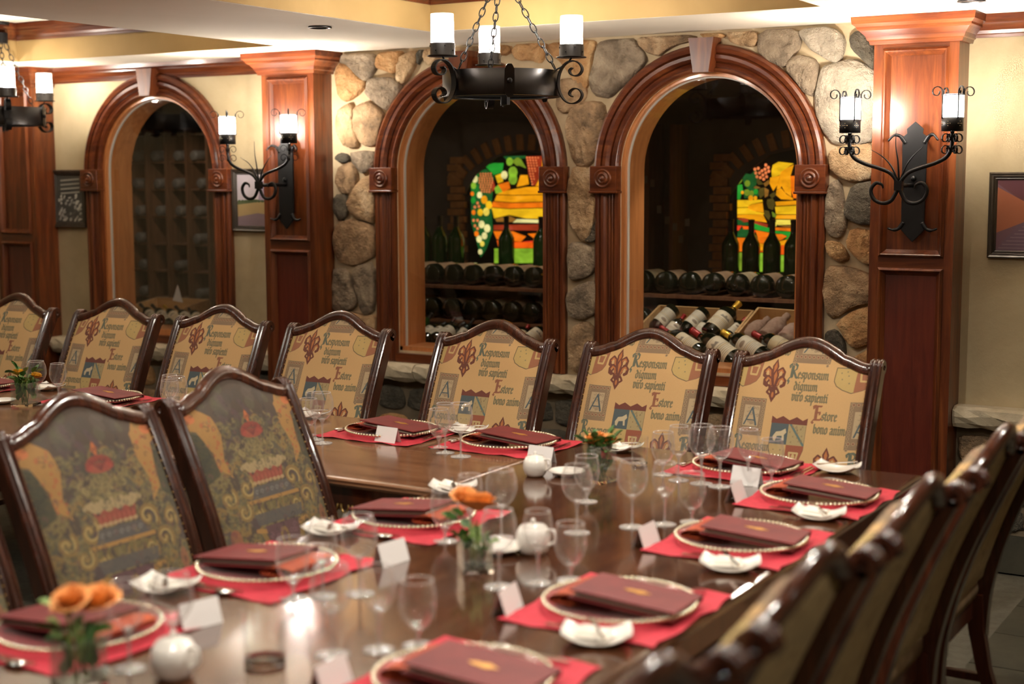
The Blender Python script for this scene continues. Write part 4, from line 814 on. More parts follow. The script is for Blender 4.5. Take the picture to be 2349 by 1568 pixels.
def picture(kind):
    rr = random.Random(kind); W, H = 160, 200
    if kind == 1:
        cv = Canvas(W, H, (.05, .05, .045))
        for k in range(4): cv.poly([(25, 20+k*18), (140, 14+k*18), (140, 20+k*18), (25, 27+k*18)], (.35, .34, .3), .8)
        for k in range(60): x, y = rr.uniform(12, 150), rr.uniform(85, 190); cv.ell(x, y, rr.uniform(5, 13), rr.uniform(3, 7), rr.choice([(.5, .48, .44), (.3, .29, .27), (.08, .08, .07)]), .9, rr.uniform(-1, 0))
    elif kind == 2:
        cv = Canvas(W, H, (.62, .56, .62)); cv.poly([(0, 110), (0, 104), (60, 96), (160, 104), (160, 200), (0, 200)], (.09, .11, .05)); cv.poly([(0, 118), (90, 106), (160, 112), (160, 200), (0, 200)], (.42, .30, .14)); cv.poly([(0, 165), (80, 150), (160, 160), (160, 200), (0, 200)], (.22, .16, .19)); cv.poly([(90, 30), (120, 20), (160, 60), (160, 104), (84, 100)], (.34, .27, .36)); cv.ell(120, 100, 9, 16, (.06, .09, .25))
        for k in range(12): cv.ell(8+k*13, 104, 6, 5, (.06, .09, .04))
    else:
        cv = Canvas(W, H, (.13, .07, .09)); cv.poly([(0, 0), (160, 0), (160, 60), (95, 78), (60, 78), (0, 10)], (.09, .03, .04)); cv.poly([(62, 78), (95, 78), (160, 200), (0, 200)], (.12, .075, .10)); cv.poly([(96, 20), (160, 0), (160, 150), (96, 112)], (.50, .24, .08))
        for k in range(7): cv.stroke([(98+k*9, 16), (98+k*9, 118+k*5)], 1.8, (.2, .07, .03))
        cv.poly([(0, 20), (60, 70), (60, 112), (0, 150)], (.30, .10, .05)); cv.ell(78, 92, 6, 8, (.5, .35, .3))
        for k in range(9): cv.stroke([(62-k*7, 112+k*10), (98+k*7, 112+k*10)], 1.2, (.20, .14, .16))
    return cv.a
def label_art(kind):
    rr = random.Random(kind); base = [(.70, .62, .46), (.66, .60, .48), (.60, .50, .32), (.45, .30, .20)][kind % 4]; W, H = 128, 96; cv = Canvas(W, H, base); ink = (.10, .08, .06)
    if kind % 4 == 0: cv.poly([(44, 34), (50, 20), (58, 26), (64, 14), (70, 26), (78, 20), (84, 34)], (.25, .22, .18))
    for k in range(6): w_ = rr.uniform(24, 46); cv.stroke([(64-w_, 44+k*8), (64+w_, 44+k*8)], 1.5 if k != 1 else 2.6, ink if k != 1 else (.35, .22, .06), .6)
    cv.stroke([(8, 6), (120, 6), (120, 90), (8, 90), (8, 6)], 1, (.4, .3, .12), .7)
    if kind % 4 == 1: cv.ell(64, 24, 14, 9, (.18, .12, .08), .8)
    return cv.a
M['gothic'] = image_mat('gothic_print_upholstery', gothic(), .85, 600); M['floral'] = image_mat('floral_tapestry', floral(), .85, 600)
for k in (1, 2, 3): M['pic%d' % k] = image_mat('framed_print', picture(k), .35)
for k in range(4): M['label%d' % k] = image_mat('wine_label', label_art(k), .6)

# ---------------------------------------------------------------- framed pictures
def frame(x0, x1, z0, z1, pic, label):
    t = thing('framed_picture', label, 'picture', ((x0+x1)/2, 0, (z0+z1)/2)); w_, h_ = (x1-x0)/2, (z1-z0)/2; fw = .034
    prof = [(0, 0), (0, .018), (.006, .024), (.012, .020), (.018, .020), (.024, .012), (.028, .014), (fw, .006), (fw, 0)]
    c = [(-w_, -h_), (w_, -h_), (w_, h_), (-w_, h_)]; d = [(1, 1), (-1, 1), (-1, -1), (1, -1)]
    fr = [((p[0], -.002, p[1]), (q[0], 0, q[1]), (0, -1, 0)) for p, q in zip(c, d)]; fr.append(fr[0])
    mb = MB(); mb.sweep(fr, prof, cap=False); mb.obj('frame', 'iron_wood', t)
    a, b = w_-fw+.002, h_-fw+.002; mb = MB(); mb.add([(-a, -.007, -b), (a, -.007, -b), (a, -.007, b), (-a, -.007, b)], [(0, 1, 2, 3)], uvs=[(0, 0), (1, 0), (1, 1), (0, 1)]); mb.obj('print', pic, t)
    mb = MB().box((-w_+.004, -.005, -h_+.004), (w_-.004, -.0005, h_-.004)); mb.obj('backing', 'iron', t)
M['iron_wood'] = wood('black_frame_wood', (.012, .009, .006), (.03, .022, .014), (.06, .045, .03), 'Z', rough=.4)
frame(-7.30, -7.0, 1.434, 1.797, 'pic1', 'black framed dark photograph hanging left of the far left arched window')
frame(-5.79, -5.42, 1.434, 1.797, 'pic2', 'black framed landscape print half behind the left wall lamp')
frame(-1.47, -1.03, 1.39, 1.76, 'pic3', 'black framed cellar print on the plaster wall right of the right pilaster')

# ---------------------------------------------------------------- chairs
def chair_meshes(front, rear, fth=.026):
    hw = .275; zc = 1.066
    path = [(-.235, .30), (-.228, .42), (-.215, .50), (-.190, .60), (-.150, .72), (-.105, .83), (-.060, .93), (-.022, 1.01), (-.004, 1.045)]
    path = [(p.x, p.y) for p in smooth_path([(a, b, 0) for a, b in path], 3)]
    sc_c = (.020, 1.040); curl = [(sc_c[0]+.024*(1-.62*k/16)*math.cos(math.radians(165-430*k/16)), sc_c[1]+.024*(1-.62*k/16)*math.sin(math.radians(165-430*k/16))) for k in range(1, 17)]
    D = {}
    # post: reeded front, swept along the reclining line and rolled over at the top
    mb = MB(); pp = path; w_ = .024
    reed = [(-w_, .038), (-w_, -.006), (-.021, -.013), (-.016, -.015), (-.011, -.009), (-.006, -.015), (0, -.017), (.006, -.015), (.011, -.009), (.016, -.015), (.021, -.013), (w_, -.006), (w_, .038)]
    fr = []
    for i, (y, z) in enumerate(pp):
        a = pp[max(i-1, 0)]; b = pp[min(i+1, len(pp)-1)]; d = Vector((0, b[0]-a[0], b[1]-a[1])).normalized(); nn = Vector((0, d.z, -d.y)); fr.append(((0, y, z), (1, 0, 0), nn))
    mb.sweep(fr, reed, smooth=False)
    mb.band([(0, a, b) for a, b in [pp[-1]]+curl], (1, 0, 0), w_*2, .016)
    for s_ in (-.0165, 0, .0165): mb.tube([(s_, a-.0, b) for a, b in [(pp[-1][0]-.010, pp[-1][1]-.004)]+[(sc_c[0]+.029*math.cos(math.radians(165-180*k/8)), sc_c[1]+.029*math.sin(math.radians(165-180*k/8))) for k in range(1, 9)]], .0055, 6)
    for s_ in (-1, 1): mb.lathe([(.0, 0), (.008, .0), (.009, .002)], 10, Matrix.Translation((s_*w_, sc_c[0], sc_c[1])) @ Matrix.Rotation(PI/2*s_, 4, 'Y'))
    D['post'] = mb.mesh('post', 'chair')
    # camel-back top rail
    mb = MB(); fr = []; nrm = Vector((0, -.92, .39)).normalized(); n = 24; RW = hw-.022
    zcurve = lambda s: zc-.036+.086*(.5+.5*math.cos(PI*s))**1.15+(.006*math.sin(PI*abs(s)) if abs(s) > .6 else 0)
    yat = lambda z: np.interp(z, [p[1] for p in path], [p[0] for p in path])+max(0, z-1.045)*.42
    oval = [(.027*math.cos(2*PI*k/12)*(1.0 if math.cos(2*PI*k/12) > 0 else .9), .020*math.sin(2*PI*k/12)) for k in range(12)]
    for i in range(n+1):
        s = -1+2*i/n; z = zcurve(s); x = s*RW; sl = (zcurve(min(s+.02, 1))-zcurve(max(s-.02, -1)))/((min(s+.02, 1)-max(s-.02, -1))*RW)
        dirx = Vector((1, 0, sl)).normalized(); upv = nrm.cross(dirx)*-1; upv.normalize()
        if upv.z < 0: upv = -upv
        fr.append(((x, yat(z)+.004, z), upv, nrm))
    mb.sweep(fr, oval, smooth=True); D['rail'] = mb.mesh('top_rail', 'chair')
    # padded panels front and rear
    def pad(sign, mat, thick, ek=6):
        mb = MB(); nu, nv = 18, 20; vs = []; uvs = []; PWD = hw-.022; zb = .50
        for j in range(nv+1):
            for i in range(nu+1):
                u = i/nu; s = -1+2*u; zt = zcurve(s*.93)-.018; t = j/nv; z = zb+(zt-zb)*t; x = s*PWD
                edge = min(1, ek*min(u, 1-u))*min(1, (ek+1)*min(t, 1-t)); bul = thick*math.sin(PI/2*edge)
                y = yat(z)+sign*(.004+bul); vs.append((x, y, z)); vv = (1.040-z)/.93/(2*PWD)
                uvs.append((u, vv))
        fs = []
        for j in range(nv):
            for i in range(nu):
                q = (j*(nu+1)+i, j*(nu+1)+i+1, (j+1)*(nu+1)+i+1, (j+1)*(nu+1)+i); fs.append(q if sign < 0 else q[::-1])
        if mat == 'gothic': uvs = [(u if sign < 0 else 1-u, 1-(90+v*560)/780) for u, v in uvs]
        else: uvs = [(u, 1-(.10+v*1.0)/1.33*1.0) for u, v in uvs]
        mb.add(vs, fs, True, uvs); return mb.mesh('pad', mat)
    D['front'] = pad(-1, front, fth, 18 if fth > .04 else 6); D['rear'] = pad(1, rear, .012)
    mb = MB()
    for s_ in (-1, 1):
        for k in range(22): z = .53+k*.0225; mb.ball((s_*(hw-.028), yat(z)-.010, z), .0032, 5, 4)
    D['nails'] = mb.mesh('nail_trim', 'nail')
    # seat, rails, legs
    mb = MB(); P = [(-.250, -.225), (.250, -.225), (.262, -.30), (.280, -.66), (.268, -.70), (.18, -.715), (-.18, -.715), (-.268, -.70), (-.280, -.66), (-.262, -.30)]
    n = len(P); vs = []; cx, cyy = 0, -.46
    for sc2, z in ((1, .435), (1.01, .455), (1.0, .478), (.93, .494), (.72, .503)): vs += [(cx+(p[0]-cx)*sc2, cyy+(p[1]-cyy)*sc2, z) for p in P]
    fs = [(r*n+i, r*n+(i+1) % n, (r+1)*n+(i+1) % n, (r+1)*n+i) for r in range(4) for i in range(n)]+[tuple(4*n+i for i in range(n)), tuple(range(n))[::-1]]
    mb.add(vs, fs, True); D['seat'] = mb.mesh('seat', 'seatfab')
    mb = MB(); mb.box((-.245, -.262, .365), (.245, -.235, .440)); mb.box((-.262, -.70, .370), (.262, -.675, .440)); mb.box((-.268, -.69, .370), (-.245, -.25, .440)); mb.box((.245, -.69, .370), (.268, -.25, .440)); D['srail'] = mb.mesh('seat_rail', 'chairside')
    mb = MB(); mb.sweep([((0, -.228+y*1., z), (w2, 0, 0), (0, w2, 0)) for y, z, w2 in ((-.004, .44, 1), (.004, .33, .98), (.030, .20, .88), (.070, .08, .8), (.100, .0, .78))], [(-.022, -.024), (.022, -.024), (.022, .024), (-.022, .024)]); D['rleg'] = mb.mesh('leg', 'chairside')
    mb = MB(); mb.sweep([((0, -.675+y, z), (w2, 0, 0), (0, w2, 0)) for y, z, w2 in ((0, .44, 1.2), (-.010, .40, 1.3), (-.022, .34, 1.15), (-.012, .24, .8), (.004, .12, .6), (.0, .05, .62), (-.014, .02, .9), (-.018, 0, .8))], [(.024*math.cos(PI/4+2*PI*k/8), .024*math.sin(PI/4+2*PI*k/8)) for k in range(8)]); D['fleg'] = mb.mesh('leg', 'chairside')
    mb = MB(); mb.box((-.012, -.66, .16), (.012, -.20, .185)); D['str'] = mb.mesh('stretcher', 'chairside')
    mb = MB(); mb.box((-.235, -.44, .163), (.235, -.415, .182)); D['str2'] = mb.mesh('stretcher', 'chairside')
    return D
def chair(D, label, loc, rz, group):
    t = thing('dining_chair', label, 'chair', loc, rz, group); hw = .275
    link_mesh('backrest', D['front'], t); link_mesh('back_lining', D['rear'], t); link_mesh('top_rail', D['rail'], t); link_mesh('nail_trim', D['nails'], t, kind='stuff'); link_mesh('seat', D['seat'], t); link_mesh('seat_rail', D['srail'], t); link_mesh('cross_stretcher', D['str2'], t)
    for s_ in (-1, 1):
        link_mesh('post', D['post'], t, (s_*(hw-.006), 0, 0)); link_mesh('leg', D['rleg'], t, (s_*.252, 0, 0)); link_mesh('leg', D['fleg'], t, (s_*.240, 0, 0)); link_mesh('stretcher', D['str'], t, (s_*.246, 0, 0))
    return t
DG = chair_meshes('gothic', 'tweed'); DR = chair_meshes('gothic', 'tweed', .048); DF = chair_meshes('floral', 'tweed')
gx = [(-1.847, 'in front of the right pilaster'), (-2.509, 'below the right arched window'), (-3.237, 'between the middle and right arched windows'), (-4.080, 'left of the middle arched window, before the stones'), (-4.788, 'in front of the left wall lamp pilaster'), (-5.496, 'below the far left arched window'), (-6.24, 'at the far left end of the row')]
g1 = chair(DG, 'x', (gx[0][0], -1.24, 0), 0, 'tan printed chairs along the stone wall'); g1['label'] = 'tan lettering-print high-back chair '+gx[0][1]
for x, d in gx[1:]: dup(g1, (x, -1.24, 0), 0, 'tan lettering-print high-back chair '+d)
f1 = chair(DF, 'dark floral tapestry chair beside the plate nearest the far table', (-3.13, -3.03, .012), PI/2, 'dark floral tapestry chairs on the inner side')
dup(f1, (-3.13, -3.67, .012), PI/2, 'dark floral tapestry chair at the left, small vase behind it')
dup(f1, (-3.13, -4.33, .012), PI/2, 'dark floral tapestry chair mostly cut off at the lower left corner')
ry = [(-2.18, 'farthest of the right-hand row, by the pilaster'), (-2.82, 'second from the pilaster in the right-hand row, seen edge-on'), (-3.53, 'third from the pilaster in the right-hand row'), (-4.19, 'large and blurred, fourth from the pilaster in the right-hand row'), (-4.86, 'closest of the right-hand row, only its top at the bottom edge')]
r1 = chair(DR, 'gold-backed dark chair, '+ry[0][1], (-.805, ry[0][0], 0), -PI/2, 'gold-backed chairs along the right of the table')
for y, d in ry[1:]: dup(r1, (-.805, y, 0), -PI/2, 'gold-backed dark chair, '+d)

# ---------------------------------------------------------------- tables
TZ = .754
def table(name, label, x0, x1, y0, y1, mat, carve=True):
    t = thing(name, label, 'table', ((x0+x1)/2, (y0+y1)/2, 0)); a, b = (x1-x0)/2, (y1-y0)/2
    prof = [(0, 0), (.010, -.002), (.016, -.008), (.012, -.016), (.014, -.022), (.004, -.032), (-.004, -.036), (-.03, -.038)]
    P = [(-a, -b), (a, -b), (a, b), (-a, b)]; Q = [(-1, -1), (1, -1), (1, 1), (-1, 1)]; e = .016
    vs = []; mb = MB()
    for d, z in prof: vs += [(p[0]+q[0]*(d-e), p[1]+q[1]*(d-e), TZ+z) for p, q in zip(P, Q)]
    fs = [(3, 2, 1, 0)][::-1]+[(r*4+i, r*4+(i+1) % 4, (r+1)*4+(i+1) % 4, (r+1)*4+i) for r in range(len(prof)-1) for i in range(4)]; L = (len(prof)-1)*4; fs.append((L, L+1, L+2, L+3))
    mb.add(vs, fs); mb.obj('tabletop', mat, t)
    i_ = .06; mb = MB(); z0, z1 = TZ-.125, TZ-.036
    for s in ((-a+i_, -b+i_, a-i_, -b+i_+.022), (-a+i_, b-i_-.022, a-i_, b-i_), (-a+i_, -b+i_, -a+i_+.022, b-i_), (a-i_-.022, -b+i_, a-i_, b-i_)): mb.box((s[0], s[1], z0), (s[2], s[3], z1))
    mb.obj('apron', 'chairside', t)
    mb = MB(); x = -a+i_+.04
    while carve and x < a-i_-.04:
        mb.tube([(x+.016*math.cos(th)*1., -b+i_-.004, z0+.022+.030*math.sin(th) if math.sin(th) < 0 else z0+.022+.020*math.sin(th)) for th in [math.radians(180+180*k/8) for k in range(9)]], .0045, 5); x += .046
    if carve: mb.obj('carved_band', 'brass', t, kind='stuff')
    for sx in (-1, 1):
        for sy in (-1, 1):
            q = Matrix.Translation((sx*(a-.30), sy*(b-.42), 0))
            MB().lathe([(0, 0), (.045, 0), (.05, .03), (.03, .06), (.026, .12), (.045, .2), (.06, .3), (.05, .38), (.028, .42), (.04, .45), (.04, .48), (.045, .50), (.045, z1)], 20, q).obj('leg', 'chairside', t)
    return t
XE, XW = -1.277, -2.560
table('dining_table', 'dark polished dining table running toward the camera with menus down both sides', XW, XE, -6.1, -1.70, 'table', False)
table('banquet_table', 'brown oak-grain banquet table standing along the tan lettering-print chairs', -6.7, XW-.002, -2.715, -1.70, 'tableX')
# ---------------------------------------------------------------- cellar furniture and bottles
def spot(p, aim, watts, ang, size=.03, col=(1, .90, .75)):
    l = bpy.data.lights.new('cellar_lamp', 'SPOT'); l.energy = watts; l.color = col; l.shadow_soft_size = size; l.spot_size = math.radians(ang); l.spot_blend = .5
    o = bpy.data.objects.new('cellar_lamp', l); COL.objects.link(o); o.location = p; o.rotation_euler = (Vector(aim)-Vector(p)).to_track_quat('-Z', 'Y').to_euler()
for p, a, wt in CELLAR_LAMPS: spot(p, a, wt, 80)
BM = {}
def bottle_meshes(glass, labelm, cap, neck=.80, wrap=False):
    k = (glass, labelm, cap, wrap)
    if k in BM: return BM[k]
    prof = [(0, .012), (.130, 0), (.145, .02), (.146, .60), (.138, .655), (.10, .72), (.060, .78), (.046, .82), (.044, .965), (.050, .970), (.050, .995), (0, 1)]
    if wrap: prof = [(0, 0), (.15, 0), (.165, .03), (.160, .25), (.172, .40), (.158, .58), (.13, .68), (.085, .76), (.060, .83), (.075, .90), (.066, 1.0), (0, 1.0)]
    d = [('body', MB().lathe(prof, 20).mesh('bottle_body', glass))]
    if not wrap:
        if labelm: d.append(('label', MB().lathe([(.148, .14), (.148, .53)], 16, None, True, -1.9, 1.9, uv=True).mesh('bottle_label', labelm)))
        if cap: d.append(('capsule', MB().lathe([(.0475, .80), (.0475, .962), (.053, .968), (.053, .998), (0, 1.004)], 16).mesh('bottle_capsule', cap)))
    BM[k] = d; return d
def bottle(base, tip, dia, glass, labelm, cap, label, group=None, face=None, wrap=False):
    base = Vector(base); tip = Vector(tip); z = (tip-base); L = z.length; z.normalize(); f = Vector(face) if face else (Vector(CAM)-base); x = (f-z*f.dot(z)).normalized(); y = z.cross(x)
    t = thing('wine_bottle', label, 'bottle', (0, 0, 0), 0, group)
    s = dia/.292
    t.matrix_world = Matrix(((x.x*s, y.x*s, z.x*L, base.x), (x.y*s, y.y*s, z.y*L, base.y), (x.z*s, y.z*s, z.z*L, base.z), (0, 0, 0, 1)))
    for nm, me in bottle_meshes(glass, labelm, cap, wrap=wrap): link_mesh(nm, me, t)
    return t
# long shelves of large bottles lying with their bases to the room
SX0, SX1 = -5.62, -2.15
sh = thing('bottle_rack', 'dark wooden cellar shelving holding the rows of large bottles', 'rack', ((SX0+SX1)/2, 1.0, 0))
for z in (.66, .885, 1.092): MB().box((SX0-(SX0+SX1)/2, -.17, z-.018), (SX1-(SX0+SX1)/2, .30, z)).obj('shelf', 'rack', sh)
for x in (SX0, (SX0+SX1)/2, SX1): MB().box((x-(SX0+SX1)/2-.014, -.165, .0), (x-(SX0+SX1)/2+.014, .30, .66)).obj('upright', 'rack', sh)
def seen(P):
    u, v = pxof(P)
    for a_, b_, nm_ in ((905, 1262, 'middle'), (1425, 1842, 'right')):
        if a_ < u < b_: return nm_
CNT = {}
def nth(key): CNT[key] = CNT.get(key, 0)+1; return ORD[CNT[key]-1]
for row, (zc, y, nm) in enumerate(((1.157, .86, 'top'), (.949, .84, 'middle'), (.724, .84, 'lower'))):
    x = SX0+.07; k = 0
    while x < SX1:
        wn = seen((x, y, zc))
        if wn: bottle((x, y, zc), (x+.012*random.uniform(-1, 1), y+.44, zc-.004), .122, 'bottle', ['label3', 'label3', 'label2', None][(k*7+row) % 4] or 'label3', 'capblack', '%s large bottle from the left on the %s cellar shelf, %s window' % (nth((row, wn)), nm, wn), 'large bottles lying on the cellar shelves', (0, 0, 1))
        x += .142; k += 1
tx = onY(1724, 507, 1.47)
for k in range(-28, 8):
    x = tx[0]+k*.128; wn = seen((x, 1.47, 1.3))
    if wn and SX0 < x < SX1 and k not in (-9, -10, -2, -3, -4, -5, -6, -7, -8, -12, -14, -15, -21, -22, -23): bottle((x, 1.47, 1.092), (x, 1.47, tx[2]+.01), .105, 'bottlegreen', None, 'capblack', '%s upright dark green bottle from the left in the %s window' % (nth(('st', wn)), wn), 'bottles standing before the coloured glass')
MB().box((SX0, 1.30, 1.066), (SX1, 1.60, 1.092)).obj('ledge', 'rack', sh).location = (-(SX0+SX1)/2, -1.0, 0)
# tilted display boards just inside each window, with crates
def display(x0, x1, label):
    t = thing('display_stand', label, 'stand', ((x0+x1)/2, .24, 0)); w_ = (x1-x0)/2
    mb = MB(); vs = [(-w_, 0, .70), (w_, 0, .70), (w_, .54, .80), (-w_, .54, .80), (-w_, 0, .68), (w_, 0, .68), (w_, .54, .78), (-w_, .54, .78)]
    mb.add(vs, [(0, 1, 2, 3), (7, 6, 5, 4), (0, 4, 5, 1), (1, 5, 6, 2), (2, 6, 7, 3), (3, 7, 4, 0)]); mb.obj('sloping_board', 'rack', t)
    for x in (-w_+.03, w_-.03): MB().box((x-.015, .02, 0), (x+.015, .50, .69)).obj('leg', 'rack', t)
display(-3.52, -2.3, 'sloping wooden display stand behind the right arched window'); display(-4.95, -3.65, 'sloping wooden display stand behind the middle arched window'); display(-7.6, -5.9, 'sloping wooden display stand behind the far left arched window')
def crate(pl, pr_, pf, hgt, label, yb=.70, yf=.34):
    "open pine box from its back-left, back-right and front-left rim corners"
    A = Vector(onY(*pl, yb)); B = Vector(onY(*pr_, yb)); C = Vector(onY(*pf, yf)); D = B+(C-A); ex = (B-A).normalized(); ez = ex.cross((A-C).normalized()).normalized()
    t = thing('wine_crate', label, 'crate', C); t0 = C; th = .012; dn = -ez*hgt; ey = (A-C).normalized()
    def wall(name, p, q, inn):
        i = inn*th; vs = [p, q, q+i, p+i]; vs = [v-t0 for v in vs]+[v+dn-t0 for v in vs]
        MB().add(vs, [(0, 1, 2, 3), (7, 6, 5, 4), (0, 4, 5, 1), (1, 5, 6, 2), (2, 6, 7, 3), (3, 7, 4, 0)]).obj(name, 'pine', t)
    wall('back_board', A, B, -ey); wall('side_board', A, C, ex); wall('side_board', B, D, -ex)
    vs = [p+dn-t0 for p in (A, B, D, C)]+[p+dn*1.08-t0 for p in (A, B, D, C)]; MB().add(vs, [(0, 1, 2, 3), (7, 6, 5, 4), (0, 4, 5, 1), (1, 5, 6, 2), (2, 6, 7, 3), (3, 7, 4, 0)]).obj('bottom_board', 'pine', t)
    return t
crate((1512, 699), (1730, 711), (1464, 747), .10, 'open pine wine crate behind the right arched window, on the left')
crate((1738, 704), (1900, 716), (1690, 762), .10, 'second pine wine crate at the right, holding tissue-wrapped bottles')
crate((360, 681), (480, 686), (300, 700), .08, 'open pine wine crate behind the far left arched window', .66, .40)
def zb(z, ox, oy, lst, grp):
    for (bx, by_, yb, tx_, ty, yt, dpx, gl, lb, cap, lab) in lst:
        b = onY(ox+bx/z, oy+by_/z, yb); t = onY(ox+tx_/z, oy+ty/z, yt); dep = float((b-CAM) @ FW)
        bottle(b, t, dpx/z/FPX*dep, gl, lb, cap, lab, grp, wrap=(gl == 'tissue'))
zb(5.2275, 1430, 560, [
 (610, 775, .62, 250, 1130, .44, 185, 'bottle', 'label1', 'capred', 'white-labelled bottle leaning at the left side of the right window crate'),
 (975, 810, .62, 620, 1150, .44, 185, 'bottle', 'label1', 'capred', 'white-labelled bottle second from the left in the right window crate'),
 (500, 1130, .46, 735, 850, .60, 160, 'bottle', 'label1', 'capred', 'red-capped bottle between the two white-labelled ones in the crate'),
 (850, 1130, .46, 1090, 875, .60, 160, 'bottle', 'label1', 'capred', 'red-capped bottle half hidden left of the gold-capped large bottle'),
 (1030, 1085, .40, 1390, 705, .60, 250, 'bottle', 'label0', 'capgold', 'large cream-labelled bottle with gold cap sticking out of the crate'),
 (1240, 1120, .44, 1465, 890, .60, 150, 'bottle', 'label1', 'capred', 'red-capped bottle at the right inside corner of the crate'),
 (1450, 1130, .44, 1740, 890, .60, 170, 'tissue', None, None, 'tissue-wrapped bottle nearest the crate divider'),
 (1700, 1120, .44, 1975, 850, .60, 190, 'tissue', None, None, 'tissue-wrapped bottle standing tallest in the second crate'),
 (1930, 1150, .40, 2120, 950, .60, 190, 'tissue', None, None, 'tissue-wrapped bottle beside the right edge of the pane'),
 (950, 1320, .27, 450, 1000, .40, 210, 'bottle', 'label0', 'capred', 'red-capped bottle lying lowest left in front of the crate'),
 (1390, 1440, .27, 820, 1030, .40, 280, 'bottle', 'label0', 'capred', 'large red-capped bottle with a chateau sketch in front of the crate'),
 (1720, 1380, .27, 1190, 1050, .40, 250, 'bottle', 'label1', 'capgold', 'large yellow-capped bottle lying between the two red-capped ones'),
 (2110, 1350, .27, 1560, 1070, .40, 240, 'bottle', 'label2', 'capred', 'dark red-capped bottle lying in front of the tissue-wrapped ones'),
 (60, 1260, .30, 480, 1040, .46, 200, 'bottle', 'label0', 'capblack', 'bottle lying at the left edge behind the chair crest')], 'bottles displayed behind the right window')
zb(3.267, 900, 340, [
 (120, 1440, .40, 300, 1240, .56, 110, 'bottlegreen', 'label0', 'capblack', 'green-topped bottle with white label at the lower left of the middle window'),
 (330, 1460, .40, 470, 1270, .56, 80, 'bottle', 'label1', 'capblack', 'small cream-labelled bottle in the middle window, left one of the row'),
 (470, 1470, .40, 610, 1280, .56, 80, 'bottle', 'label1', 'capblack', 'small cream-labelled bottle in the middle window, second of the row'),
 (610, 1470, .40, 750, 1285, .56, 80, 'bottle', 'label0', 'capblack', 'small cream-labelled bottle hidden by the chair crest, third of the row'),
 (930, 1470, .40, 1020, 1330, .58, 90, 'bottle', 'label2', 'capred', 'red-capped bottle low at the right side of the middle window'),
 (1000, 1460, .30, 1180, 1330, .46, 120, 'bottle', 'label0', 'capblack', 'cream-labelled bottle in the lower right corner of the middle window')], 'bottles displayed behind the middle window')
for k, (a, b_) in enumerate(((160, 1440), (235, 1445), (305, 1440))):
    p = onY(900+a/3.267, 340+b_/3.267, .27); bottle(p, (p[0]+.02, p[1]+.30, p[2]+.07), .078, 'bottle', 'label1', 'capblack', ['leftmost', 'middle', 'rightmost'][k]+' of three bottle bases along the bottom of the middle window', 'bottle bases low in the middle window', (0, 0, 1))
zb(5., 0, 560, [(1900+k*135-70, 925+k*6, .30, 1610+k*135, 690+k*9, .46, 120, 'bottle', 'label%d' % (k % 2), 'capblack' if k != 2 else 'capgold', 'white-labelled bottle %s in the far left window crate' % d) for k, d in enumerate(('leftmost', 'second', 'third, yellow-capped,', 'fourth', 'fifth'))], 'bottles displayed behind the far left window')
p = onY(407, 672, .50); tcard = MB().add([(-.045, 0, -.05), (.045, 0, -.06), (0, .004, .055), (-.045, .002, -.05), (.045, .002, -.06), (0, .006, .055)], [(0, 1, 2), (5, 4, 3), (0, 3, 4, 1), (1, 4, 5, 2), (2, 5, 3, 0)]).obj('paper_card', 'card'); tcard.location = p; tcard['label'] = 'triangular cream paper card standing behind the far left crate'; tcard['category'] = 'card'
# tall racks deep in the cellar, seen through the far left window and beside the others
rk = thing('tall_rack', 'tall wooden cellar rack with narrow uprights behind the far left window', 'rack', (-8.3, 1.45, 0))
for k in range(13): MB().box((-1.15+k*.2, -.10, 0), (-1.13+k*.2, .22, 2.1)).obj('upright', 'rack', rk)
for k in range(9): MB().box((-1.15, -.06, .45+k*.2), (1.27, .22, .462+k*.2)).obj('shelf', 'rack', rk)
M['dust'] = plain('dusty_bottle_base', (.16, .14, .12), .5)
be = [('body', MB().lathe([(0, .006), (.030, 0), (.038, .01), (.038, .24), (0, .25)], 12, Matrix.Rotation(-PI/2, 4, 'X')).mesh('bottle_end', 'dust'))]
rg = random.Random(2)
for i in range(12):
    for j in range(8):
        if rg.random() < .72 and 225 < pxof((-9.35+i*.2, 1.36, .502+j*.2))[0] < 495:
            t = thing('cellar_bottle', 'dusty bottle end in tall rack, %s column, %s shelf from the floor, far left window' % (ORD[i], ORD[j]), 'bottle', (-9.35+i*.2+rg.uniform(-.03, .03), 1.36, .502+j*.2), 0, 'bottle ends in the tall cellar rack'); link_mesh('body', be[0][1], t)
rs = thing('side_rack', 'narrow dark rack with hanging white tags left behind the right window', 'rack', (-3.80, 1.45, 1.1))
for x in (-.16, 0, .16): MB().box((x-.012, -.02, 0), (x+.012, .2, .95)).obj('upright', 'rack', rs)
for (u, v) in ((1480, 412), (1497, 420), (1530, 505), (1548, 520), (1562, 548), (1576, 510), (1512, 480)):
    p = onY(u, v, 1.40); tg = MB().box((-.014, -.001, -.022), (.014, .001, .022)).obj('hanging_tag', 'dust', rs); tg.location = (p[0]+3.80, p[1]-1.45, p[2]-1.1)

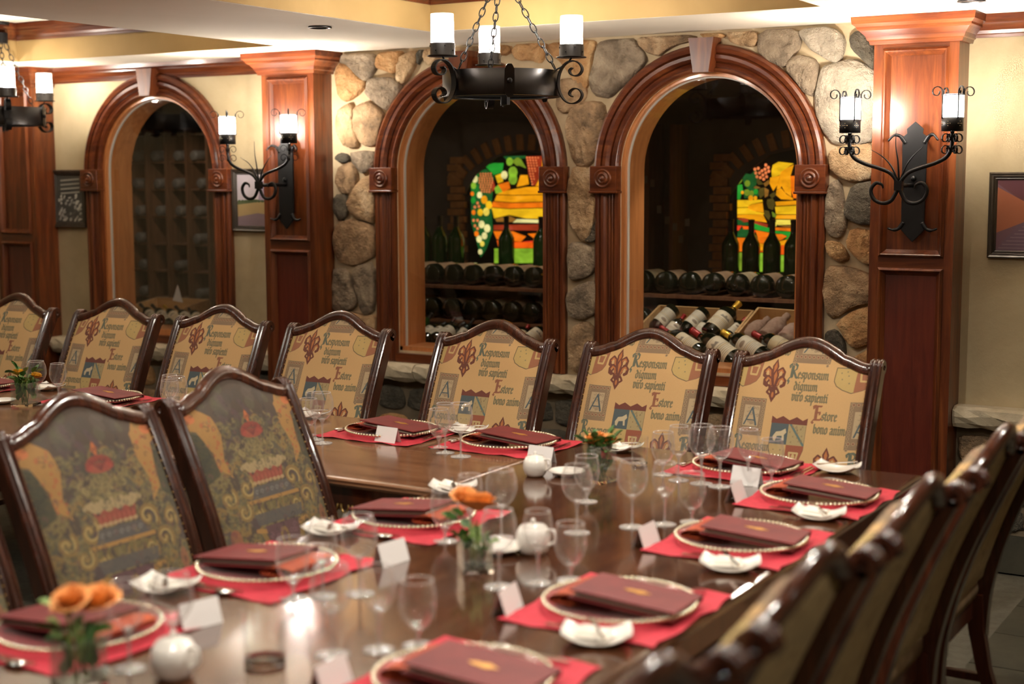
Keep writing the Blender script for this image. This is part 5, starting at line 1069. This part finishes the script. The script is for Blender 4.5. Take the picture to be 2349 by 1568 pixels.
# ---------------------------------------------------------------- table ware
bowlp = lambda R_, H, zb_, top: [(.0035, zb_), (.010, zb_+.003), (R_*.45, zb_+H*.07), (R_*.78, zb_+H*.22), (R_*.97, zb_+H*.42), (R_, zb_+H*.55), (R_*.95, zb_+H*.78), (R_*top, zb_+H)]
def glass_meshes(R_, H, stem, foot, top):
    pr_ = [(q.x, q.y) for q in smooth_path([(r, z, 0) for r, z in bowlp(R_, H, stem, top)], 4)]; b = MB().lathe(pr_, 40).mesh('bowl', 'glass')
    rim = MB().tube([(R_*top*math.cos(2*PI*k/32), R_*top*math.sin(2*PI*k/32), stem+H) for k in range(32)], .0013, 5, closed=True).mesh('rim', 'grim')
    s_ = MB().lathe([(0, .004), (.0045, .006), (.0036, .02), (.0033, stem*.6), (.005, stem-.010), (.011, stem+.002), (.008, stem+.006), (0, stem+.006)], 12).mesh('stem', 'gfoot')
    f = MB().lathe([(0, 0), (foot, 0), (foot, .0014), (foot*.5, .003), (.006, .009), (0, .010)], 28).mesh('foot', 'gfoot')
    return dict(bowl=b, rim=rim, stem=s_, foot=f)
GW = dict(big=glass_meshes(.044, .105, .088, .037, .76), wine=glass_meshes(.037, .100, .082, .034, .80), goblet=glass_meshes(.040, .108, .036, .034, .84))
def glassware(kind, x, y, label):
    t = thing('wine_glass' if kind != 'goblet' else 'water_goblet', label, 'glass', (x, y, TZ+.0005), 0, 'stemware on the two tables')
    for k, me in GW[kind].items(): link_mesh(k, me, t)
    return t
CH = {}
mb = MB().lathe([(0, .006), (.11, .006), (.125, .008), (.166, .018), (.176, .020), (.176, .017), (.166, .014), (.125, .003), (.11, 0), (0, 0)], 48); CH['disc'] = mb.mesh('plate', 'charger')
mb = MB()
for k in range(84): a = 2*PI*k/84; mb.ball((.178*math.cos(a), .178*math.sin(a), .019), .0058, 7, 5)
CH['bead'] = mb.mesh('bead_rim', 'bead')
# menu: two boards, pages, gold emblem
def wavy(rx, ry, n=40): return [(rx*math.cos(2*PI*k/n)*(1+.16*math.cos(2*PI*k/n*6)), ry*math.sin(2*PI*k/n)*(1+.22*math.cos(2*PI*k/n*5))) for k in range(n)]
MN = {}
mb = MB(); mb.box((-.130, -.096, 0), (.130, .088, .0035)); MN['back_cover'] = mb.mesh('back_cover', 'menu')
mb = MB(); rot = Matrix.Rotation(math.radians(-2.4), 3, 'X'); mb.box((-.130, -.096, .0105), (.130, .088, .014), rot, (0, .088, .012)); mb.box((-.130, .0845, 0), (.130, .0895, .014)); MN['front_cover'] = mb.mesh('front_cover', 'menu')
mb = MB(); mb.box((-.122, -.080, .0038), (.122, .084, .0098)); MN['pages'] = mb.mesh('pages', 'page')
mb = MB(); mb.add([Vector(rot @ (Vector((x, y, .0145))-Vector((0, .088, .012)))+Vector((0, .088, .012))) for x, y in wavy(.030, .012)]+[Vector(rot @ (Vector((x, y, .0150))-Vector((0, .088, .012)))+Vector((0, .088, .012))) for x, y in wavy(.030, .012)], [tuple(range(40))[::-1], tuple(range(40, 80))]+[(i, (i+1) % 40, 40+(i+1) % 40, 40+i) for i in range(40)]); MN['emblem'] = mb.mesh('emblem', 'gold')
def napkin_mesh(seed):
    rg = random.Random(seed); mb = MB(); n = 40; ny = 8; vs = []
    for j in range(ny+1):
        y = -.085+.17*j/ny; ph = rg.uniform(-.1, .1)
        for i in range(n+1):
            a = i/n*3.1*2*PI+.5; r = .034-.022*i/n+rg.uniform(-.0008, .0008); vs.append((r*1.35*math.cos(a+ph*.3), y+rg.uniform(-.002, .002)+(.012*math.cos(a) if j in (0, ny) else 0), .019+r*.46*math.sin(a)))
    m = n+1; mb.add(vs, [(j*m+i, j*m+i+1, (j+1)*m+i+1, (j+1)*m+i) for j in range(ny) for i in range(n)], True); return mb.mesh('cloth_roll', 'napkin')
NP = [napkin_mesh(k) for k in range(3)]
def cutlery():
    f = MB(); f.box((-.100, -.0035, .002), (.020, .0035, .0045)); f.box((.020, -.009, .003), (.048, .009, .0050))
    for k in range(4): f.box((.048, -.0085+k*.0050, .004), (.092, -.0060+k*.0050, .0056))
    kn = MB(); kn.box((-.110, -.006, .002), (-.010, .006, .008)); kn.prism([(-.010, -.008), (.095, -.009), (.112, .004), (.100, .009), (-.010, .006)], 'Z', .003, .005)
    sp = MB(); sp.box((-.100, -.003, .002), (.030, .003, .0045)); sp.ball((.058, 0, .0060), .028, 12, 6, (1, .62, .18))
    bk = MB(); bk.box((-.075, -.0035, .0), (.0, .0035, .004)); bk.prism([(0, -.006), (.070, -.007), (.078, .002), (.068, .007), (0, .004)], 'Z', .0005, .0025)
    return [m_.mesh(n, 'silver') for m_, n in ((f, 'tines_and_handle'), (kn, 'blade_and_handle'), (sp, 'bowl_and_handle'), (bk, 'blade_and_handle'))]
FK, KN, SPN, BK = cutlery()
def mat_mesh(seed):
    rg = random.Random(seed); n = 14; vs = []; fs = []
    for j in range(n+1):
        for i in range(n+1):
            x = -.225+.45*i/n; y = -.195+.39*j/n; e = min(i, n-i, j, n-j) == 0
            vs.append((x+(rg.uniform(-.003, .003) if e else 0), y+(.006*math.sin(i*1.1) if j in (0, n) else 0)+(rg.uniform(-.002, .002) if e else 0), .0015+(.002+.002*math.sin(i*1.7+j) if e else 0)))
    m = n+1; fs = [(j*m+i, j*m+i+1, (j+1)*m+i+1, (j+1)*m+i) for j in range(n) for i in range(n)]; mb = MB(); mb.add(vs, fs, True); return mb.mesh('placemat', 'mat')
MT = mat_mesh(3)
mb = MB(); n = 14; vs = []
for top in (1, 0):
    for j in range(n+1):
        for i in range(n+1):
            u, v = -1+2*i/n, -1+2*j/n; x, y = u*.078*(1-.10*v*v), v*.060*(1-.10*u*u); z = .004+.020*(abs(u)**2.4)+.008*(abs(v)**3) - .003*(1-top)
            vs.append((x, y, z))
m = n+1; o_ = m*m; fs = [(j*m+i, j*m+i+1, (j+1)*m+i+1, (j+1)*m+i) for j in range(n) for i in range(n)]; fs = fs+[tuple(o_+a for a in f[::-1]) for f in fs]
fs += [(i, i+1, o_+i+1, o_+i) for i in range(n)]+[(n*m+i, o_+n*m+i, o_+n*m+i+1, n*m+i+1) for i in range(n)]+[(i*m, o_+i*m, o_+(i+1)*m, (i+1)*m) for i in range(n)]+[(i*m+n, (i+1)*m+n, o_+(i+1)*m+n, o_+i*m+n) for i in range(n)]
BP = mb.add(vs, fs, True).mesh('dish', 'china'); FT = MB().lathe([(0, .003), (.028, .003), (.030, 0), (0, 0)], 20).mesh('foot_ring', 'china')
mb = MB(); rg = random.Random(9); P0 = [(-.042, -.028, .010), (.040, -.030, .010), (.046, .026, .011), (-.038, .030, .010)]; TP = [(-.020, -.006, .034), (.008, .004, .030), (.022, -.004, .024)]
mb.add(P0+TP, [(0, 1, 6, 5, 4), (1, 2, 6), (2, 3, 4, 5, 6), (3, 0, 4), (3, 2, 1, 0)]); mb.box((-.030, -.024, .008), (.034, .022, .022)); LN = mb.mesh('folded_cloth', 'linen')
cardm = MB(); a = .051; cardm.add([(-a, -.020, 0), (a, -.020, 0), (a, 0, .058), (-a, 0, .058), (a, .020, 0), (-a, .020, 0)], [(0, 1, 2, 3), (3, 2, 4, 5)]); CM = cardm.mesh('folded_card', 'card')
def solid(name, parts, label, cat, loc, rz, group, rx=0., ry=0.):
    t = thing(name, label, cat, loc, rz, group); t.rotation_euler = (rx, ry, rz)
    for nm, me in parts: link_mesh(nm, me, t, **({'kind': 'stuff'} if nm == 'bead_rim' else {}))
    return t
def setting(x, y, side, tag_, seed, mat_=True, plate=True, glasses=None, card=None, bread=None, cutl=True, mo=(0, 0)):
    rz = dict(R=PI/2, L=-PI/2, F=PI)[side]; c, s = math.cos(rz), math.sin(rz); W_ = lambda a, b: (x+a*c-b*s, y+a*s+b*c); rg = random.Random(seed); z = TZ+.0005; jr = lambda q=.03: rg.uniform(-q, q)
    if mat_: solid('placemat', [('cloth', MT)], 'crimson placemat '+tag_, 'placemat', (*W_(mo[0], .008+mo[1]), z), rz+jr(.02), 'crimson placemats')
    if plate:
        solid('charger_plate', [('disc', CH['disc']), ('bead_rim', CH['bead'])], 'clear glass charger with beaded gold rim '+tag_, 'plate', (x, y, z+.003), 0, 'beaded glass chargers')
        lm = 0 if side == 'F' else 0
        sgn = 1 if side == 'L' else -1
        solid('rolled_napkin', [('roll', NP[seed % 3])], 'rust-coloured rolled napkin '+tag_, 'napkin', (x+sgn*.098, y+.000, z+.008), jr(.1), 'rolled rust napkins')
        solid('menu', list(MN.items()), 'burgundy menu book with gold emblem '+tag_, 'menu', (x-sgn*.040, y+.008, z+.026), jr(.07)+(.03 if side != 'F' else .0), 'burgundy menus', 0, sgn*-.085)
    if cutl:
        solid('fork', [('fork', FK)], 'silver fork '+tag_, 'fork', (*W_(-.205, -.01), z+.002), rz+PI/2+jr(), 'silver forks')
        solid('salad_fork', [('fork', FK)], 'smaller silver fork next to the first, '+tag_, 'fork', (*W_(-.188, -.03), z+.002), rz+PI/2+jr(), 'silver forks')
        solid('knife', [('knife', KN)], 'silver knife '+tag_, 'knife', (*W_(.200, -.02), z+.002), rz+PI/2+jr(), 'silver knives')
        solid('spoon', [('spoon', SPN)], 'silver spoon '+tag_, 'spoon', (*W_(.216, -.01), z+.002), rz+PI/2+jr(), 'silver spoons')
    if bread:
        solid('bread_plate', [('dish', BP), ('foot_ring', FT)], 'white curved bread dish '+tag_, 'plate', (bread[0], bread[1], z), jr(.2)+(.3 if side != 'F' else 0), 'white bread dishes')
        solid('butter_knife', [('knife', BK)], 'small butter knife across the bread dish '+tag_, 'knife', (bread[0], bread[1], z+.028), rz+.6+jr(.2), 'butter knives')
        if side != 'F' or seed % 2: solid('folded_linen', [('cloth', LN)], 'white folded linen on the bread dish '+tag_, 'linen', (bread[0]-.01, bread[1], z+.003), jr(.5), 'folded linens')
    if card: solid('place_card', [('card', CM)], 'white folded place card '+tag_, 'card', (card[0], card[1], z), rz+jr(.15)+(.12 if side == 'R' else -.1), 'white place cards')
    for (gx_, gy_), k, nm in zip(glasses or [], ('big', 'wine', 'goblet'), ('wide wine glass', 'narrower wine glass', 'short-stemmed water goblet')):
        glassware(k, gx_, gy_, nm+' '+tag_)
off = lambda x, y, L: [(x+a, y+b) for a, b in L]
RG = [(-.335, .01), (-.268, .085), (-.212, .150)]
ST = [(-1.455, -2.222, 'R', 'at the right-hand seat nearest the pilaster', (-1.37, -2.47)), (-1.46, -2.852, 'R', 'at the second right-hand seat from the pilaster', (-1.382, -3.116)), (-1.475, -3.56, 'R', 'at the third right-hand seat from the pilaster', (-1.41, -3.80)), (-1.515, -4.17, 'R', 'at the closest right-hand seat, bottom edge', None)]
for k, (x, y, s, t, b) in enumerate(ST): setting(x, y, s, t, 10+k, glasses=off(x, y, RG), card=(x-.215, y-.150), bread=b, mo=(0, -.008))
LGo = [(.33, -.05), (.265, -.11), (.215, -.16)]
SL = [(-2.385, -3.085, 'L', 'at the inner seat nearest the far table', (-2.50, -2.70), (-2.17, -3.50)), (-2.40, -3.72, 'L', 'at the middle inner seat', (-2.50, -3.33), (-2.235, -4.15)), (-2.42, -4.33, 'L', 'at the inner seat in the lower left corner', (-2.50, -3.98), None)]
for k, (x, y, s, t, b, c) in enumerate(SL): setting(x, y, s, t, 20+k, glasses=off(x, y, LGo), card=c, bread=b)
FG = [(-.03, -.335), (-.12, -.305), (-.205, -.25)]
SF = [(-1.824, -1.905, 'F', 'before the rightmost tan chair', (-1.54, -1.79), (-1.728, -2.135), [(-1.86, -2.20), (-1.945, -2.19), (-2.03, -2.13)]), (-2.757, -1.925, 'F', 'on the far table by the small vase', (-3.03, -1.79), (-2.488, -2.151), [(-2.79, -2.205), (-2.877, -2.175), (-2.954, -2.10)]),
 (-3.281, -1.945, 'F', 'second from the right on the far table', (-3.80, -1.80), (-3.187, -2.10), [(-3.385, -2.245), (-3.455, -2.20), (-3.535, -2.14)]), (-4.02, -1.92, 'F', 'hidden behind the second floral chair', None, None, [(-4.17, -2.195), (-4.29, -2.11), (-4.37, -2.03)]),
 (-4.90, -1.92, 'F', 'on the far table left of the floral crest', (-5.38, -1.80), None, [(-5.07, -2.13), (-4.99, -2.08)]), (-5.72, -1.92, 'F', 'at the far left end of the far table', None, (-5.46, -2.13), None)]
for k, (x, y, s, t, b, c, g) in enumerate(SF): setting(x, y, s, t, 30+k, glasses=g, card=c, bread=b)
setting(-2.33, -1.95, 'F', 'at the corner between the tables', 41, plate=False, mat_=False, cutl=False, bread=(-2.345, -1.82))
# vases
def leaf_mesh(L, W_, seed, nm='leaf', mt='leaf'):
    rg = random.Random(seed); P = [(0, 0, 0), (L*.25, W_*.42, .003), (L*.55, W_*.5, .006), (L*.85, W_*.24, .004), (L, 0, -.002), (L*.85, -W_*.24, .004), (L*.55, -W_*.5, .006), (L*.25, -W_*.42, .003), (L*.3, 0, -.002), (L*.65, 0, -.001)]
    mb = MB(); mb.add(P, [(0, 8, 1), (1, 8, 9, 2), (2, 9, 3), (3, 9, 4), (4, 9, 5), (5, 9, 6), (6, 9, 8, 7), (7, 8, 0)], True); return mb.mesh(nm, mt)
LF = [leaf_mesh(.040, .028, 1), leaf_mesh(.034, .024, 2, mt='leaf2'), leaf_mesh(.050, .026, 3)]
def rose(mt, r):
    mb = MB(); rg = random.Random(4)
    for ring, (n, rr, zt, op) in enumerate(((3, .34, .95, .05), (5, .60, .95, .2), (6, .85, .85, .4), (8, 1.05, .62, .65))):
        for k in range(n):
            a = 2*PI*k/n+ring*.5; d = Vector((math.cos(a), math.sin(a), 0)); s = Vector((-d.y, d.x, 0)); w_ = r*rr*1.25*PI/n*1.15; vs = []
            for v in range(4):
                t = v/3
                for u in (-1, -.33, .33, 1): vs.append(d*(r*(.15+rr*t*(.7+.3*op)) - abs(u)*r*.10)+s*(w_*u*(.35+.75*math.sin(PI*min(t, .75))))+Vector((0, 0, r*(zt*t*1.0-op*.35*t*t)+rg.uniform(-.02, .02)*r)))
            mb.add(vs, [(v*4+u, v*4+u+1, (v+1)*4+u+1, (v+1)*4+u) for v in range(3) for u in range(3)], True)
    return mb.mesh('rose', mt)
RS = dict(peach=rose('peach', .034), yellow=rose('yellow', .026))
def vase(x, y, w_, h, label, flowers, nleaf, seed, cols='peach', up=.05):
    t = thing('flower_vase', label, 'vase', (x, y, TZ+.0005), .35+seed, 'small glass flower vases'); rg = random.Random(seed); a = w_/2
    mb = MB(); mb.box((-a, -a, .0), (a, a, .012)); mb.obj('base', 'crystal', t)
    mb = MB(); b = a-.003
    for p, q in (((-a, -a), (a, -b)), ((-a, b), (a, a)), ((-a, -b), (-b, b)), ((b, -b), (a, b))): mb.box((*p, .012), (*q, h))
    mb.obj('glass_wall', 'vase', t)
    st = MB()
    for k in range(9): q = rg.uniform(0, 6); st.tube([(rg.uniform(-.5, .5)*a, rg.uniform(-.5, .5)*a, .014), (.5*a*math.cos(q), .5*a*math.sin(q), h+up*.6)], .0018, 5)
    st.obj('stems', 'leaf2', t, kind='stuff')
    for k in range(nleaf):
        o = link_mesh('leaf', LF[k % 3], t); inside = k < nleaf*.65; r = a*.85 if inside else a*rg.uniform(.6, 1.3); q = rg.uniform(0, 2*PI)
        o.location = (r*.85*math.cos(q), r*.85*math.sin(q), rg.uniform(.025, h*.92) if inside else h+rg.uniform(-.01, up)); o.rotation_euler = (rg.uniform(-.6, .6), (rg.uniform(-1.5, -1.0) if inside else rg.uniform(-1.0, .1)), q+(PI/2 if inside else 0))
    for dx, dy, dz, s in flowers: o = link_mesh('flower', RS[cols], t, (dx, dy, h+dz)); o.scale = (s, s, s); o.rotation_euler = (rg.uniform(-.3, .3), rg.uniform(-.3, .3), rg.uniform(0, 3))
    return t
vase(-2.161, -2.34, .080, .125, 'square glass vase packed with green leaves and flat peach flowers at the table corner', [(-.015, .0, .005, 1.15), (.030, -.01, .0, 1.0), (.0, .03, .002, .9)], 90, 1, up=.025)
vase(-1.936, -3.46, .078, .085, 'low square vase with one tall leaf and a large peach rose mid table', [(-.01, -.005, .075, 1.45), (.035, .02, .09, 1.1)], 20, 2, up=.07)
vase(-5.089, -2.177, .090, .105, 'small leafy vase with yellow flowers at the left end of the far table', [(-.05, -.01, .02, 1.0), (.035, .0, .03, 1.1)], 70, 3, 'yellow', up=.06)
vase(-2.17, -4.56, .085, .10, 'blurred vase with orange flowers in the lower left corner', [(-.045, .0, .05, 1.35), (.02, .03, .075, 1.1), (.0, -.04, .04, 1.0)], 30, 4, up=.07)
# white china
def china(name, prof, label, x, y, cat, extra=None, n=32):
    t = thing(name, label, cat, (x, y, TZ+.0005), 0, 'white china on the tables'); MB().lathe(prof, n).obj('body', 'china', t)
    if extra: extra(t)
    return t
sau = lambda r: [(0, .004), (r*.45, .004), (r*.6, .006), (r*.95, .016), (r, .018), (r, .016), (r*.6, .002), (r*.45, 0), (0, 0)]
china('saucer', sau(.062), 'round white saucer left of the leafy corner vase', -2.305, -2.30, 'saucer'); china('saucer', sau(.070), 'round white saucer beside the low rose vase', -1.985, -3.265, 'saucer'); china('saucer', sau(.062), 'round white saucer at the left end of the far table', -5.233, -2.187, 'saucer')
def creamer(x, y, s, label):
    def ex(t):
        MB().tube(smooth_path([(.030*s, 0, .055*s), (.052*s, 0, .058*s), (.055*s, 0, .035*s), (.034*s, 0, .020*s)], 5), .0035*s, 8).obj('handle', 'china', t)
        MB().lathe([(0, .070*s), (.026*s, .066*s), (.028*s, .062*s)], 24).obj('lid', 'china', t); MB().ball((0, 0, .075*s), .006*s).obj('lid_knob', 'china', t)
    china('sugar_pot', [(0, 0), (.026*s, 0), (.034*s, .010*s), (.040*s, .030*s), (.038*s, .048*s), (.030*s, .062*s), (.028*s, .062*s), (.03*s, .05*s)], label, x, y, 'pot', ex)
creamer(-2.39, -2.365, 1.05, 'white lidded china pot below the place card at the table corner'); creamer(-1.895, -3.235, 1.2, 'white lidded china pot behind the low rose vase'); creamer(-2.04, -4.43, 1.2, 'blurred white china pot near the lower left corner')
def tumbler(x, y, r, h, label):
    t = thing('glass_tumbler', label, 'glass', (x, y, TZ+.0005)); MB().lathe([(r*.92, .012), (r, h)], 32).obj('wall', 'vase', t); MB().lathe([(0, 0), (r*.9, 0), (r*.93, .012), (0, .012)], 32).obj('base', 'crystal', t)
tumbler(-1.94, -4.27, .046, .12, 'straight clear glass cylinder before the bright table reflection'); tumbler(-2.17, -2.02, .030, .10, 'small clear tumbler behind the leafy corner vase')
# second set of stemware on the inner side that the photograph shows as blurred outlines
glassware('goblet', -2.06, -2.62, 'short goblet alone behind the peach rose, near the table seam'); glassware('big', -1.90, -2.98, 'wide wine glass standing alone in the middle of the near table')
